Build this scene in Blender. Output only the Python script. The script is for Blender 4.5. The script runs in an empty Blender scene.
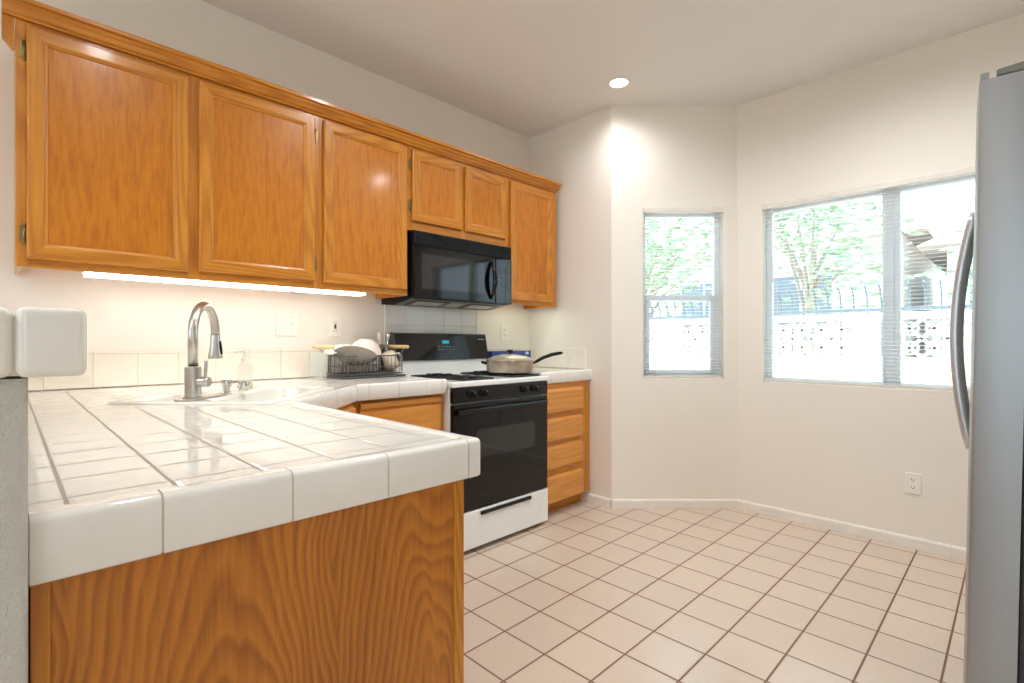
import bpy, bmesh, math, random
from mathutils import Vector, Matrix
random.seed(7)
S = bpy.context.scene
C = S.collection
PI = math.pi

# ------------------------------------------------------------ camera, sky, sun, exposure
CAMH = 1.12
cam_data = bpy.data.cameras.new('camera')
cam = bpy.data.objects.new('camera', cam_data)
C.objects.link(cam)
cam_data.sensor_width = 36.0
cam_data.lens = 505.4 / 1024 * 36.0
cam_data.shift_y = 0.8 / 1024
cam_data.clip_start = 0.02
cam.location = (0, 0, CAMH)
cam.rotation_euler = (PI / 2, 0, 0.7857 - PI / 2)
S.camera = cam

world = bpy.data.worlds.new('sky')
S.world = world
world.use_nodes = True
wn = world.node_tree.nodes
wl = world.node_tree.links
wn.clear()
wo = wn.new('ShaderNodeOutputWorld')
bg = wn.new('ShaderNodeBackground')
bg.inputs['Color'].default_value = (0.70, 0.86, 1.0, 1)
bg.inputs['Strength'].default_value = 4.0
wl.new(bg.outputs[0], wo.inputs[0])

def lamp(name, kind, loc, energy, color=(1, 1, 1), rot=(0, 0, 0), **kw):
    d = bpy.data.lights.new(name, kind)
    d.energy = energy
    d.color = color
    for k, v in kw.items():
        setattr(d, k, v)
    o = bpy.data.objects.new(name, d)
    C.objects.link(o)
    o.location = loc
    o.rotation_euler = rot
    return o

sun = lamp('sun', 'SUN', (0, 0, 8), 11.0, (1.0, 0.95, 0.86), angle=0.01)
sun.rotation_euler = Vector((0.35, -0.60, -1.8)).to_track_quat('-Z', 'Y').to_euler()

S.view_settings.view_transform = 'Standard'
S.view_settings.look = 'None'
S.view_settings.gamma = 1.0
S.view_settings.use_curve_mapping = False
S.view_settings.exposure = 0.14
try:
    S.cycles.use_denoising = True
    S.cycles.denoiser = 'OPENIMAGEDENOISE'
    S.cycles.max_bounces = 10
    S.cycles.diffuse_bounces = 6
    S.cycles.glossy_bounces = 5
    S.cycles.transmission_bounces = 8
    S.cycles.transparent_max_bounces = 24
    S.cycles.sample_clamp_indirect = 6.0
    S.cycles.caustics_reflective = False
    S.cycles.caustics_refractive = False
except Exception:
    pass

# ------------------------------------------------------------ material helpers
def lin(r, g, b):
    def f(c):
        c /= 255.0
        return c / 12.92 if c <= 0.04045 else ((c + 0.055) / 1.055) ** 2.4
    return (f(r), f(g), f(b), 1.0)

class NT:
    def __init__(self, name):
        self.m = bpy.data.materials.new(name)
        self.m.use_nodes = True
        self.t = self.m.node_tree
        self.b = self.t.nodes['Principled BSDF']
        self.out = self.t.nodes['Material Output']
    def n(self, kind, **kw):
        o = self.t.nodes.new('ShaderNode' + kind)
        for k, v in kw.items():
            setattr(o, k, v)
        return o
    def l(self, a, b):
        self.t.links.new(a, b)
    def val(self, socket, v):
        if hasattr(v, 'is_output') or isinstance(v, bpy.types.NodeSocket):
            self.l(v, socket)
        else:
            socket.default_value = v
    def math(self, op, a, b=None, c=None):
        o = self.n('Math', operation=op)
        self.val(o.inputs[0], a)
        if b is not None:
            self.val(o.inputs[1], b)
        if c is not None:
            self.val(o.inputs[2], c)
        return o.outputs[0]
    def mix(self, f, a, b):
        o = self.n('MixRGB')
        self.val(o.inputs[0], f)
        self.val(o.inputs[1], a)
        self.val(o.inputs[2], b)
        return o.outputs[0]
    def coord(self, which='Object', scale=(1, 1, 1), loc=(0, 0, 0), rot=(0, 0, 0)):
        tc = self.n('TexCoord')
        mp = self.n('Mapping')
        mp.inputs['Scale'].default_value = scale
        mp.inputs['Location'].default_value = loc
        mp.inputs['Rotation'].default_value = rot
        self.l(tc.outputs[which], mp.inputs['Vector'])
        return mp.outputs[0]
    def noise(self, vec, scale, detail=3, rough=0.5, dist=0.0):
        o = self.n('TexNoise')
        self.l(vec, o.inputs['Vector'])
        o.inputs['Scale'].default_value = scale
        o.inputs['Detail'].default_value = detail
        o.inputs['Roughness'].default_value = rough
        o.inputs['Distortion'].default_value = dist
        return o.outputs[0]
    def ramp(self, f, *stops):
        o = self.n('ValToRGB')
        e = o.color_ramp.elements
        while len(e) < len(stops):
            e.new(0.5)
        for i, (p, c) in enumerate(stops):
            e[i].position = p
            e[i].color = c
        self.l(f, o.inputs[0])
        return o.outputs[0]
    def bump(self, h, strength=0.3, dist=0.01):
        o = self.n('Bump')
        o.inputs['Strength'].default_value = strength
        o.inputs['Distance'].default_value = dist
        self.l(h, o.inputs['Height'])
        self.l(o.outputs[0], self.b.inputs['Normal'])
    def set(self, color=None, rough=None, metal=None, spec=None, coat=None, **kw):
        if color is not None:
            self.val(self.b.inputs['Base Color'], color)
        if rough is not None:
            self.val(self.b.inputs['Roughness'], rough)
        if metal is not None:
            self.b.inputs['Metallic'].default_value = metal
        if spec is not None:
            self.b.inputs['Specular IOR Level'].default_value = spec
        if coat is not None:
            self.b.inputs['Coat Weight'].default_value = coat
            self.b.inputs['Coat Roughness'].default_value = 0.12
        return self

def plain(name, rgb, rough=0.5, metal=0.0, var=0.04, spec=None, coat=None, nscale=14):
    m = NT(name)
    v = m.coord()
    f = m.noise(v, nscale, 3)
    c = lin(*rgb)
    lo = tuple(x * (1 - var) for x in c[:3]) + (1,)
    hi = tuple(min(1, x * (1 + var)) for x in c[:3]) + (1,)
    m.set(m.ramp(f, (0.3, lo), (0.7, hi)), rough, metal, spec, coat)
    return m.m

def paint(name, rgb, bump=0.12, scale=150, rough=0.6):
    m = NT(name)
    v = m.coord()
    c = lin(*rgb)
    f = m.noise(v, 1.6, 2)
    lo = tuple(x * 0.985 for x in c[:3]) + (1,)
    m.set(m.ramp(f, (0.3, lo), (0.7, c)), rough, 0, 0.3)
    m.bump(m.noise(v, scale, 4, 0.6), bump, 0.004)
    return m.m

def oak(name, axis='z', light=(206, 136, 44), dark=(164, 92, 16), freq=24.0, wscale=5.0, ratio=0.09, rough=0.33, contrast=1.0, coat=0.25, across=1.0, fig=(34.0, 2.0), famp=0.8):
    """red-oak veneer: contour ('cathedral') grain stretched along one axis, with fine pores"""
    m = NT(name)
    k = {'x': 0, 'y': 1, 'z': 2}[axis]
    s1 = [across] * 3
    s1[k] = ratio
    oi = m.n('ObjectInfo')
    tc = m.n('TexCoord')
    add = m.n('VectorMath', operation='ADD')
    comb = m.n('CombineXYZ')
    r = m.math('MULTIPLY', oi.outputs['Random'], 9.0)
    for i in range(3):
        m.l(r, comb.inputs[i])
    m.l(tc.outputs['Object'], add.inputs[0])
    m.l(comb.outputs[0], add.inputs[1])
    mp = m.n('Mapping')
    mp.inputs['Scale'].default_value = s1
    m.l(add.outputs[0], mp.inputs[0])
    n1 = m.noise(mp.outputs[0], wscale, 1.0, 0.35, 0.25)
    w = m.math('SINE', m.math('MULTIPLY', n1, freq * 6.283))
    w = m.math('MULTIPLY_ADD', w, 0.5, 0.5)
    w = m.math('POWER', w, 1.6)
    s2 = [130.0] * 3
    s2[k] = 5.0
    mp2 = m.n('Mapping')
    mp2.inputs['Scale'].default_value = s2
    m.l(add.outputs[0], mp2.inputs[0])
    pores = m.noise(mp2.outputs[0], 1.0, 3, 0.6)
    s3 = [fig[0]] * 3
    s3[k] = fig[1]
    mp3 = m.n('Mapping')
    mp3.inputs['Scale'].default_value = s3
    m.l(add.outputs[0], mp3.inputs[0])
    streak = m.noise(mp3.outputs[0], 1.0, 3, 0.6)
    f = m.math('MULTIPLY_ADD', w, 0.42 * contrast, 0.12)
    f = m.math('ADD', f, m.math('MULTIPLY', m.math('SUBTRACT', pores, 0.5), 0.9))
    f = m.math('ADD', f, m.math('MULTIPLY', m.math('SUBTRACT', streak, 0.5), famp))
    col = m.ramp(f, (0.0, lin(*light)), (0.42, tuple((a + b) / 2 for a, b in zip(lin(*light), lin(*dark)))), (0.95, lin(*dark)))
    m.set(col, rough, 0, 0.4, coat)
    m.bump(pores, 0.08, 0.002)
    return m.m

def grid_tile(name, ox, oy, px, py, gw, tile, grout, rough, var=0.03, bump=0.4, rot=0.0, coord='Object', blotch=0.05, grough=0.8, undul=0.0):
    """a grid of square tiles in the x-y plane, grout lines at ox + n*px and oy + n*py"""
    m = NT(name)
    v = m.coord(coord, rot=(0, 0, rot))
    sp = m.n('SeparateXYZ')
    m.l(v, sp.inputs[0])
    u = m.math('DIVIDE', m.math('SUBTRACT', sp.outputs[0], ox), px)
    w = m.math('DIVIDE', m.math('SUBTRACT', sp.outputs[1], oy), py)
    def edge(q, p):
        fr = m.math('FRACT', q)
        d = m.math('MINIMUM', fr, m.math('SUBTRACT', 1.0, fr))
        return m.math('MULTIPLY', d, p)
    d = m.math('MINIMUM', edge(u, px), edge(w, py))
    mr = m.n('MapRange')
    m.l(d, mr.inputs[0])
    mr.inputs[1].default_value = gw * 0.35
    mr.inputs[2].default_value = gw * 0.65
    mask = mr.outputs[0]
    cv = m.n('CombineXYZ')
    m.l(m.math('FLOOR', u), cv.inputs[0])
    m.l(m.math('FLOOR', w), cv.inputs[1])
    wnz = m.n('TexWhiteNoise')
    m.l(cv.outputs[0], wnz.inputs['Vector'])
    c = lin(*tile)
    lo = tuple(x * (1 - var * 2) for x in c[:3]) + (1,)
    base = m.mix(wnz.outputs['Value'], lo, c)
    bl = m.noise(v, 9, 4, 0.6)
    base = m.mix(m.math('MULTIPLY', bl, blotch * 4), base, tuple(x * 0.86 for x in c[:3]) + (1,))
    m.set(m.mix(mask, lin(*grout), base), m.math('MULTIPLY_ADD', mask, rough - grough, grough), 0, 0.5)
    mr2 = m.n('MapRange')
    m.l(d, mr2.inputs[0])
    mr2.inputs[1].default_value = gw * 0.3
    mr2.inputs[2].default_value = gw * 1.5
    hgt = mr2.outputs[0]
    if undul:
        hgt = m.math('MULTIPLY_ADD', m.noise(v, 14, 1), undul, hgt)
    m.bump(hgt, bump, 0.002)
    return m.m

def metal(name, rgb, rough, axis=None, aniso=0.0):
    m = NT(name)
    s = [40, 40, 40]
    if axis is not None:
        s = [220, 220, 220]
        s['xyz'.index(axis)] = 3
    v = m.coord(scale=tuple(s))
    f = m.noise(v, 1.0, 3)
    c = lin(*rgb)
    lo = tuple(x * 0.97 for x in c[:3]) + (1,)
    m.set(m.ramp(f, (0.3, lo), (0.7, c)), rough, 1.0)
    return m.m

def emit(name, rgb, strength):
    m = NT(name)
    e = m.n('Emission')
    e.inputs[0].default_value = lin(*rgb)
    e.inputs[1].default_value = strength
    m.l(e.outputs[0], m.out.inputs[0])
    return m.m

def pane_glass(name, tint=(0.93, 0.97, 0.98, 1)):
    m = NT(name)
    tr = m.n('BsdfTransparent')
    tr.inputs[0].default_value = tint
    gl = m.n('BsdfGlossy')
    gl.inputs['Roughness'].default_value = 0.02
    lw = m.n('LayerWeight')
    lw.inputs[0].default_value = 0.25
    mx = m.n('MixShader')
    m.l(m.math('MULTIPLY', lw.outputs['Fresnel'], 0.6), mx.inputs[0])
    m.l(tr.outputs[0], mx.inputs[1])
    m.l(gl.outputs[0], mx.inputs[2])
    m.l(mx.outputs[0], m.out.inputs[0])
    return m.m

def translucent(name, rgb, amount=0.35):
    m = NT(name)
    d = m.n('BsdfDiffuse')
    d.inputs[0].default_value = lin(*rgb)
    t = m.n('BsdfTranslucent')
    t.inputs[0].default_value = lin(*rgb)
    mx = m.n('MixShader')
    mx.inputs[0].default_value = amount
    m.l(d.outputs[0], mx.inputs[1])
    m.l(t.outputs[0], mx.inputs[2])
    m.l(mx.outputs[0], m.out.inputs[0])
    return m.m

WALL = paint('warm white wall paint', (238, 231, 221), 0.10, 140)
CEIL = paint('ceiling paint', (232, 229, 225), 0.10, 140)
STUCCO = paint('rough plaster', (214, 210, 203), 1.0, 320)
TRIM = plain('white trim paint', (236, 230, 221), 0.4)
OAKZ = oak('oak vertical grain', 'z')
OAKX = oak('oak horizontal grain', 'x')
OAKY = oak('oak grain along depth', 'y')
OAKP = oak('oak door panel', 'z', (196, 120, 24), (164, 86, 10), 16.0, 4.0, 0.16, contrast=0.45, fig=(62.0, 11.0), famp=1.7)
def oak_cathedral(name, light, dark, width=0.33, ring=0.0105):
    """plain-sawn veneer leaves: rings of a slightly tilted trunk cut flat, so the grain runs in nested arches"""
    m = NT(name)
    v = m.coord()
    sp = m.n('SeparateXYZ'); m.l(v, sp.inputs[0])
    vw = m.coord(scale=(5, 5, 2.2))
    n1 = m.noise(vw, 1.0, 2, 0.5)
    vw2 = m.coord(scale=(30, 30, 9))
    n2 = m.noise(vw2, 1.0, 2, 0.5)
    x = m.math('ADD', sp.outputs[0], m.math('MULTIPLY', m.math('SUBTRACT', n1, 0.5), 0.13))
    x = m.math('SUBTRACT', m.math('PINGPONG', m.math('ADD', x, 5.0 + 0.06), width / 2), 0.02)
    y = m.math('MULTIPLY_ADD', sp.outputs[2], 0.15, -0.030)
    y = m.math('ADD', y, m.math('MULTIPLY', m.math('SUBTRACT', n1, 0.5), 0.10))
    r = m.math('SQRT', m.math('ADD', m.math('MULTIPLY', x, x), m.math('MULTIPLY', y, y)))
    r = m.math('ADD', r, m.math('MULTIPLY', m.math('SUBTRACT', n2, 0.5), 0.006))
    q = m.math('FRACT', m.math('DIVIDE', r, ring))
    q = m.math('MULTIPLY', m.math('POWER', q, 1.3), m.math('MINIMUM', 1.0, m.math('MULTIPLY', m.math('SUBTRACT', 1.0, q), 3.5)))
    pores = m.noise(m.coord(scale=(150, 150, 6)), 1.0, 3, 0.6)
    broad = m.noise(m.coord(scale=(7, 7, 1.5)), 1.0, 2, 0.5)
    f = m.math('MULTIPLY_ADD', q, 0.80, 0.10)
    f = m.math('ADD', f, m.math('MULTIPLY', m.math('SUBTRACT', pores, 0.5), 1.0))
    f = m.math('ADD', f, m.math('MULTIPLY', m.math('SUBTRACT', broad, 0.5), 0.9))
    m.set(m.ramp(f, (0.0, lin(*light)), (0.45, tuple((a + b) / 2 for a, b in zip(lin(*light), lin(*dark)))), (0.95, lin(*dark))), 0.38, 0, 0.4, 0.2)
    m.bump(pores, 0.06, 0.002)
    return m.m
OAKE = oak_cathedral('oak plywood end panel', (194, 120, 40), (136, 74, 18))
OAKD = oak('oak drawer front', 'x', (218, 150, 70), (188, 116, 42), 22.0, 4.0, 0.16, contrast=0.7)
TILE = plain('white glazed tile', (238, 235, 229), 0.06, var=0.015, spec=0.5)
DECK = grid_tile('glazed counter tile with grout', 0.0500 - 0.6, 0.8200 - 1.9, 0.1085, 0.1125, 0.0055, (240, 237, 230), (176, 168, 155), 0.035, var=0.01, bump=0.18, blotch=0.01, undul=0.0)
GROUT = plain('pale grout', (205, 196, 180), 0.9)
GROUTL = plain('cream grout', (226, 217, 202), 0.9)
SPLASH = plain('cream splash tile', (238, 231, 218), 0.22, var=0.015)
FLOORM = grid_tile('pinkish ceramic floor tile', 1.1608, 1.4057, 0.2044, 0.2044, 0.0075, (212, 194, 176), (122, 92, 74), 0.18, var=0.03, bump=0.35, blotch=0.06)
PORCELAIN = plain('sink porcelain', (240, 238, 230), 0.12, var=0.01)
CHROME = metal('chrome', (225, 225, 222), 0.10)
NICKEL = metal('brushed nickel', (206, 202, 196), 0.28, 'z')
STEEL = metal('brushed stainless steel', (186, 184, 182), 0.34, 'x')
STEELH = plain('satin stainless handle', (200, 200, 202), 0.30, 0.55, 0.01)
BRASS = metal('aged brass hinge', (150, 128, 88), 0.35)
BLACKG = plain('black gloss enamel', (8, 9, 11), 0.05, spec=0.42)
BLACKM = plain('black plastic', (9, 9, 10), 0.38, spec=0.3)
IRON = plain('cast iron', (22, 21, 20), 0.55)
GREYP = plain('dark grey plastic', (70, 68, 66), 0.4)
WENAMEL = plain('white enamel', (236, 236, 234), 0.15, var=0.01)
WPLAST = plain('white plastic', (240, 236, 226), 0.3, var=0.01)
SLOT = plain('dark slot', (60, 54, 48), 0.6)
RACKM = plain('grey coated wire', (96, 94, 92), 0.35)
WOOD = oak('pale beech wood', 'y', (236, 204, 146), (214, 174, 108), 5, 3, 0.2, contrast=0.5)
GLASS = pane_glass('window glass')
VINYL = plain('white vinyl frame', (232, 238, 244), 0.3, var=0.01)
BLIND = translucent('white blind slat', (240, 240, 238), 0.35)
HEADR = plain('blind headrail', (228, 222, 212), 0.4)

# ------------------------------------------------------------ mesh helpers
def B():
    return bmesh.new()

def box(bm, x0, x1, y0, y1, z0, z1, bev=0.0, seg=2, mi=0):
    r = bmesh.ops.create_cube(bm, size=1.0)
    vs = r['verts']
    for v in vs:
        v.co = Vector(((x0 + x1) / 2 + v.co.x * (x1 - x0), (y0 + y1) / 2 + v.co.y * (y1 - y0), (z0 + z1) / 2 + v.co.z * (z1 - z0)))
    fs = set(f for v in vs for f in v.link_faces)
    for f in fs:
        f.material_index = mi
    if bev > 0:
        es = list(set(e for v in vs for e in v.link_edges))
        q = bmesh.ops.bevel(bm, geom=es, offset=bev, segments=seg, affect='EDGES', profile=0.5)
        for f in q['faces']:
            f.material_index = mi

def frame_of(d):
    d = d.normalized()
    a = Vector((0, 0, 1)) if abs(d.z) < 0.9 else Vector((1, 0, 0))
    u = d.cross(a).normalized()
    return u, d.cross(u).normalized()

def tube(bm, pts, r, seg=8, cap=True, mi=0, closed=False):
    pts = [Vector(p) for p in pts]
    n = len(pts)
    rs = r if isinstance(r, (list, tuple)) else [r] * n
    rings = []
    u = None
    for i, p in enumerate(pts):
        if closed:
            t = (pts[(i + 1) % n] - pts[i - 1]).normalized()
        else:
            a = pts[max(0, i - 1)]
            b = pts[min(n - 1, i + 1)]
            t = (b - a).normalized()
        if u is None:
            u, w = frame_of(t)
        else:
            u = (u - t * u.dot(t))
            u = u.normalized() if u.length > 1e-6 else frame_of(t)[0]
            w = t.cross(u).normalized()
        rings.append([bm.verts.new(p + (u * math.cos(2 * PI * k / seg) + w * math.sin(2 * PI * k / seg)) * rs[i]) for k in range(seg)])
    m = n if closed else n - 1
    for i in range(m):
        a, b = rings[i], rings[(i + 1) % n]
        for k in range(seg):
            f = bm.faces.new((a[k], a[(k + 1) % seg], b[(k + 1) % seg], b[k]))
            f.smooth = True
            f.material_index = mi
    if cap and not closed:
        for q in (rings[0][::-1], rings[-1]):
            f = bm.faces.new(q)
            f.material_index = mi

def lathe(bm, prof, c=(0, 0, 0), seg=32, mi=0, ax=None):
    """revolve (r, z) pairs about z (or about axis ax) through c"""
    c = Vector(c)
    M = Matrix.Identity(3)
    if ax is not None:
        M = Vector((0, 0, 1)).rotation_difference(Vector(ax).normalized()).to_matrix()
    rings = []
    for r, z in prof:
        if r < 1e-5:
            rings.append([bm.verts.new(c + M @ Vector((0, 0, z)))])
        else:
            rings.append([bm.verts.new(c + M @ Vector((r * math.cos(2 * PI * k / seg), r * math.sin(2 * PI * k / seg), z))) for k in range(seg)])
    for a, b in zip(rings, rings[1:]):
        for k in range(seg):
            j = (k + 1) % seg
            if len(a) == 1 and len(b) == 1:
                continue
            if len(a) == 1:
                f = bm.faces.new((a[0], b[j], b[k]))
            elif len(b) == 1:
                f = bm.faces.new((a[k], a[j], b[0]))
            else:
                f = bm.faces.new((a[k], a[j], b[j], b[k]))
            f.smooth = True
            f.material_index = mi

def prism(bm, poly, z0, z1, bev=0.0, mi=0):
    """extrude an x-y polygon from z0 to z1"""
    a = [bm.verts.new((x, y, z0)) for x, y in poly]
    b = [bm.verts.new((x, y, z1)) for x, y in poly]
    n = len(poly)
    fs = [bm.faces.new(a[::-1]), bm.faces.new(b)]
    for i in range(n):
        fs.append(bm.faces.new((a[i], a[(i + 1) % n], b[(i + 1) % n], b[i])))
    for f in fs:
        f.material_index = mi
    if bev:
        es = list(set(e for v in a + b for e in v.link_edges))
        bmesh.ops.bevel(bm, geom=es, offset=bev, segments=2, affect='EDGES', profile=0.5)

def sweep(bm, prof, p0, p1, mi=0, up=(0, 0, 1), smooth=False):
    """extrude a closed (out, up) profile along the straight line p0 -> p1; 'out' is right of the direction"""
    p0, p1 = Vector(p0), Vector(p1)
    d = (p1 - p0).normalized()
    up = Vector(up)
    out = d.cross(up).normalized()
    a = [bm.verts.new(p0 + out * x + up * z) for x, z in prof]
    b = [bm.verts.new(p1 + out * x + up * z) for x, z in prof]
    n = len(prof)
    bm.faces.new(a[::-1]).material_index = mi
    bm.faces.new(b).material_index = mi
    for i in range(n):
        f = bm.faces.new((a[i], a[(i + 1) % n], b[(i + 1) % n], b[i]))
        f.material_index = mi
        f.smooth = smooth

def link(name, bm, mats, parent=None, smooth=None):
    bmesh.ops.recalc_face_normals(bm, faces=bm.faces[:])
    me = bpy.data.meshes.new(name)
    bm.to_mesh(me)
    bm.free()
    for m in (mats if isinstance(mats, (list, tuple)) else [mats]):
        me.materials.append(m)
    if smooth is not None:
        try:
            me.shade_smooth()
            me.set_sharp_from_angle(angle=math.radians(smooth))
        except Exception:
            pass
    o = bpy.data.objects.new(name, me)
    C.objects.link(o)
    if parent is not None:
        o.parent = parent
    return o

def root_loc(o):
    while o.parent is not None:
        o = o.parent
    return o.location

def part(name, bm, mats, parent, world=True, smooth=None):
    """a part (or sub-part) of a thing; world: the mesh was written in world coordinates"""
    if world:
        bmesh.ops.translate(bm, verts=bm.verts[:], vec=-root_loc(parent))
    return link(name, bm, mats, parent, smooth)

def tag(o, label, cat, group=None, kind=None):
    o['label'] = label
    o['category'] = cat
    if group:
        o['group'] = group
    if kind:
        o['kind'] = kind
    return o

def thing(name, loc, label, cat, group=None, rotz=0.0):
    o = bpy.data.objects.new(name, None)
    o.empty_display_size = 0.1
    C.objects.link(o)
    o.location = loc
    o.rotation_euler = (0, 0, rotz)
    return tag(o, label, cat, group)

def single(name, bm, mats, loc, label, cat, group=None, smooth=None, kind=None):
    """a thing that is one mesh, written in world coordinates"""
    bmesh.ops.translate(bm, verts=bm.verts[:], vec=-Vector(loc))
    o = link(name, bm, mats, None, smooth)
    o.location = loc
    return tag(o, label, cat, group, kind)

def struct(name, bm, mats, label=None, cat=None, smooth=None):
    o = link(name, bm, mats, None, smooth)
    o['kind'] = 'structure'
    if label:
        o['label'] = label
        o['category'] = cat or name.split('_')[0]
    return o

def copy_tree(o, parent=None):
    c = o.copy()
    C.objects.link(c)
    if parent is not None:
        c.parent = parent
    for ch in list(o.children):
        copy_tree(ch, c)
    return c

# ------------------------------------------------------------ the room
CZ = 2.718
WB, WA = 2.70, 2.89            # back wall plane (y), alcove wall plane (x)
BX, BY = 2.89, 1.94            # bay corner
RX, RY = 3.49, 1.34            # bay meets right wall
outline = [(-4.1, -3.6), (1.42, -3.6), (1.42, -0.92), (3.60, -0.92), (3.60, 1.39), (3.00, 1.99), (3.00, 2.84), (-4.1, 2.84)]
bm = B(); prism(bm, outline, -0.06, 0.0); struct('floor', bm, FLOORM, 'pinkish beige ceramic tile floor with brown grout', 'floor')
bm = B(); prism(bm, outline, CZ, CZ + 0.10); struct('ceiling', bm, CEIL, 'plain off-white ceiling', 'ceiling')
bm = B()
prism(bm, [(-4.6, -4.1), (1.9, -4.1), (1.9, -1.4), (4.05, -1.4), (4.05, 1.58), (3.45, 2.18), (3.45, 3.3), (-4.6, 3.3)], CZ + 0.11, CZ + 0.2)
struct('roof', bm, STUCCO)

bm = B(); box(bm, -4.1, 3.0, WB, WB + 0.14, 0, CZ); struct('wall_back', bm, WALL, 'warm white wall behind the cabinets', 'wall')
bm = B(); box(bm, WA, WA + 0.12, BY, WB, 0, CZ); struct('wall_alcove', bm, WALL, 'short white wall closing the right end of the cabinets', 'wall')

def wall_with_hole(L, z1, hole, t=0.12):
    """wall in local u (x), depth (y, outward 0..t), z with one opening"""
    u0, u1, a, b = hole
    bm = B()
    box(bm, 0, u0, 0, t, 0, z1)
    box(bm, u1, L, 0, t, 0, z1)
    box(bm, u0, u1, 0, t, 0, a)
    box(bm, u0, u1, 0, t, b, z1)
    return bm

BL = math.hypot(RX - BX, BY - RY)
C_HOLE = (0.213, 0.757, 0.865, 2.02)
bm = wall_with_hole(BL, CZ, C_HOLE)
M_BAY = Matrix.Translation((BX, BY, 0)) @ Matrix.Rotation(-PI / 4, 4, 'Z')
bmesh.ops.transform(bm, matrix=M_BAY, verts=bm.verts[:])
struct('wall_bay', bm, WALL, 'narrow angled white wall holding the small window', 'wall')

# right wall: local u runs along -y from (RX, 1.39)
D_Y0, D_Y1, D_Z0, D_Z1 = -0.12, 1.178, 0.855, 2.005
M_RIGHT = Matrix.Translation((RX, RY, 0)) @ Matrix.Rotation(-PI / 2, 4, 'Z')
bm = wall_with_hole(RY + 0.92, CZ, (RY - D_Y1, RY - D_Y0, D_Z0, D_Z1))
bmesh.ops.transform(bm, matrix=M_RIGHT, verts=bm.verts[:])
struct('wall_right', bm, WALL, 'white wall with the wide window', 'wall')
bm = B(); box(bm, 1.30, 3.48, -0.92, -0.80, 0, CZ); struct('wall_fridge', bm, WALL)
bm = B(); box(bm, 1.30, 1.42, -3.50, -0.92, 0, CZ); struct('wall_hall', bm, WALL)
bm = B(); 
box(bm, -4.1, -4.0, -3.5, -0.9, 0, CZ); box(bm, -4.1, -4.0, 2.3, 2.70, 0, CZ); box(bm, -4.1, -4.0, -0.9, 2.3, 0, 0.45); box(bm, -4.1, -4.0, -0.9, 2.3, 2.35, CZ)
struct('wall_left', bm, WALL)
bm = B()
box(bm, -4.1, -2.6, -3.6, -3.5, 0, CZ); box(bm, -1.0, 1.42, -3.6, -3.5, 0, CZ); box(bm, -2.6, -1.0, -3.6, -3.5, 2.15, CZ)
struct('wall_rear', bm, WALL)

# baseboards
bp = [(0, 0), (0.013, 0), (0.013, 0.050), (0.009, 0.059), (0, 0.061)]
bm = B(); sweep(bm, bp, (WA, 2.19, 0), (WA, BY + 0.0, 0)); struct('baseboard_alcove', bm, TRIM)
bm = B(); sweep(bm, bp, (BX, BY, 0), (RX, RY, 0)); struct('baseboard_bay', bm, TRIM)
bm = B(); sweep(bm, bp, (RX, RY, 0), (RX, -0.80, 0)); struct('baseboard_right', bm, TRIM)

# ---- windows: frame, sash rails and panes
def window_part_box(bm, M, *a):
    b2 = B()
    box(b2, *a, bev=0.004)
    bmesh.ops.transform(b2, matrix=M, verts=b2.verts[:])
    me = bpy.data.meshes.new('tmp'); b2.to_mesh(me); b2.free()
    bm.from_mesh(me); bpy.data.meshes.remove(me)

def make_window(name, M, u0, u1, z0, z1, style):
    bm = B()
    d0, d1 = 0.070, 0.115
    fw = 0.035
    for a in ((u0, u0 + fw, d0, d1, z0, z1), (u1 - fw, u1, d0, d1, z0, z1), (u0 + fw, u1 - fw, d0, d1, z0, z0 + fw), (u0 + fw, u1 - fw, d0, d1, z1 - fw, z1)):
        window_part_box(bm, M, *a)
    if style == 'hung':
        zm = 1.405
        window_part_box(bm, M, u0 + fw, u1 - fw, d0 - 0.008, d1, zm, zm + 0.04)
        for a in ((u0 + fw, u0 + fw + 0.028), (u1 - fw - 0.028, u1 - fw)):
            window_part_box(bm, M, a[0], a[1], d0 - 0.006, d0 + 0.025, z0 + fw, zm)
        window_part_box(bm, M, u0 + fw, u1 - fw, d0 - 0.006, d0 + 0.025, z0 + fw, z0 + fw + 0.03)
    else:
        um = RY - 0.522
        window_part_box(bm, M, um - 0.028, um + 0.028, d0 - 0.008, d1, z0 + fw, z1 - fw)
        for a in ((um + 0.028, um + 0.056), (u1 - fw - 0.03, u1 - fw)):
            window_part_box(bm, M, a[0], a[1], d0 - 0.004, d0 + 0.025, z0 + fw, z1 - fw)
    w = struct(name, bm, VINYL)
    g = B()
    b2 = B(); box(b2, u0 + fw, u1 - fw, 0.094, 0.098, z0 + fw, z1 - fw)
    bmesh.ops.transform(b2, matrix=M, verts=b2.verts[:])
    me = bpy.data.meshes.new('tmp'); b2.to_mesh(me); b2.free(); g.from_mesh(me); bpy.data.meshes.remove(me)
    link('pane', g, GLASS, w)
    s = B()
    window_part_box(s, M, u0, u1, 0.002, 0.075, z0 - 0.001, z0 + 0.012)
    link('sill', s, TRIM, w)
    return w

w = make_window('window_1', M_BAY, *C_HOLE, 'hung')
w['label'] = 'small single-hung white window in the angled wall'; w['category'] = 'window'
w = make_window('window_2', M_RIGHT, RY - D_Y1, RY - D_Y0, D_Z0, D_Z1, 'slider')
w['label'] = 'wide two-pane sliding window in the right wall'; w['category'] = 'window'

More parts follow.
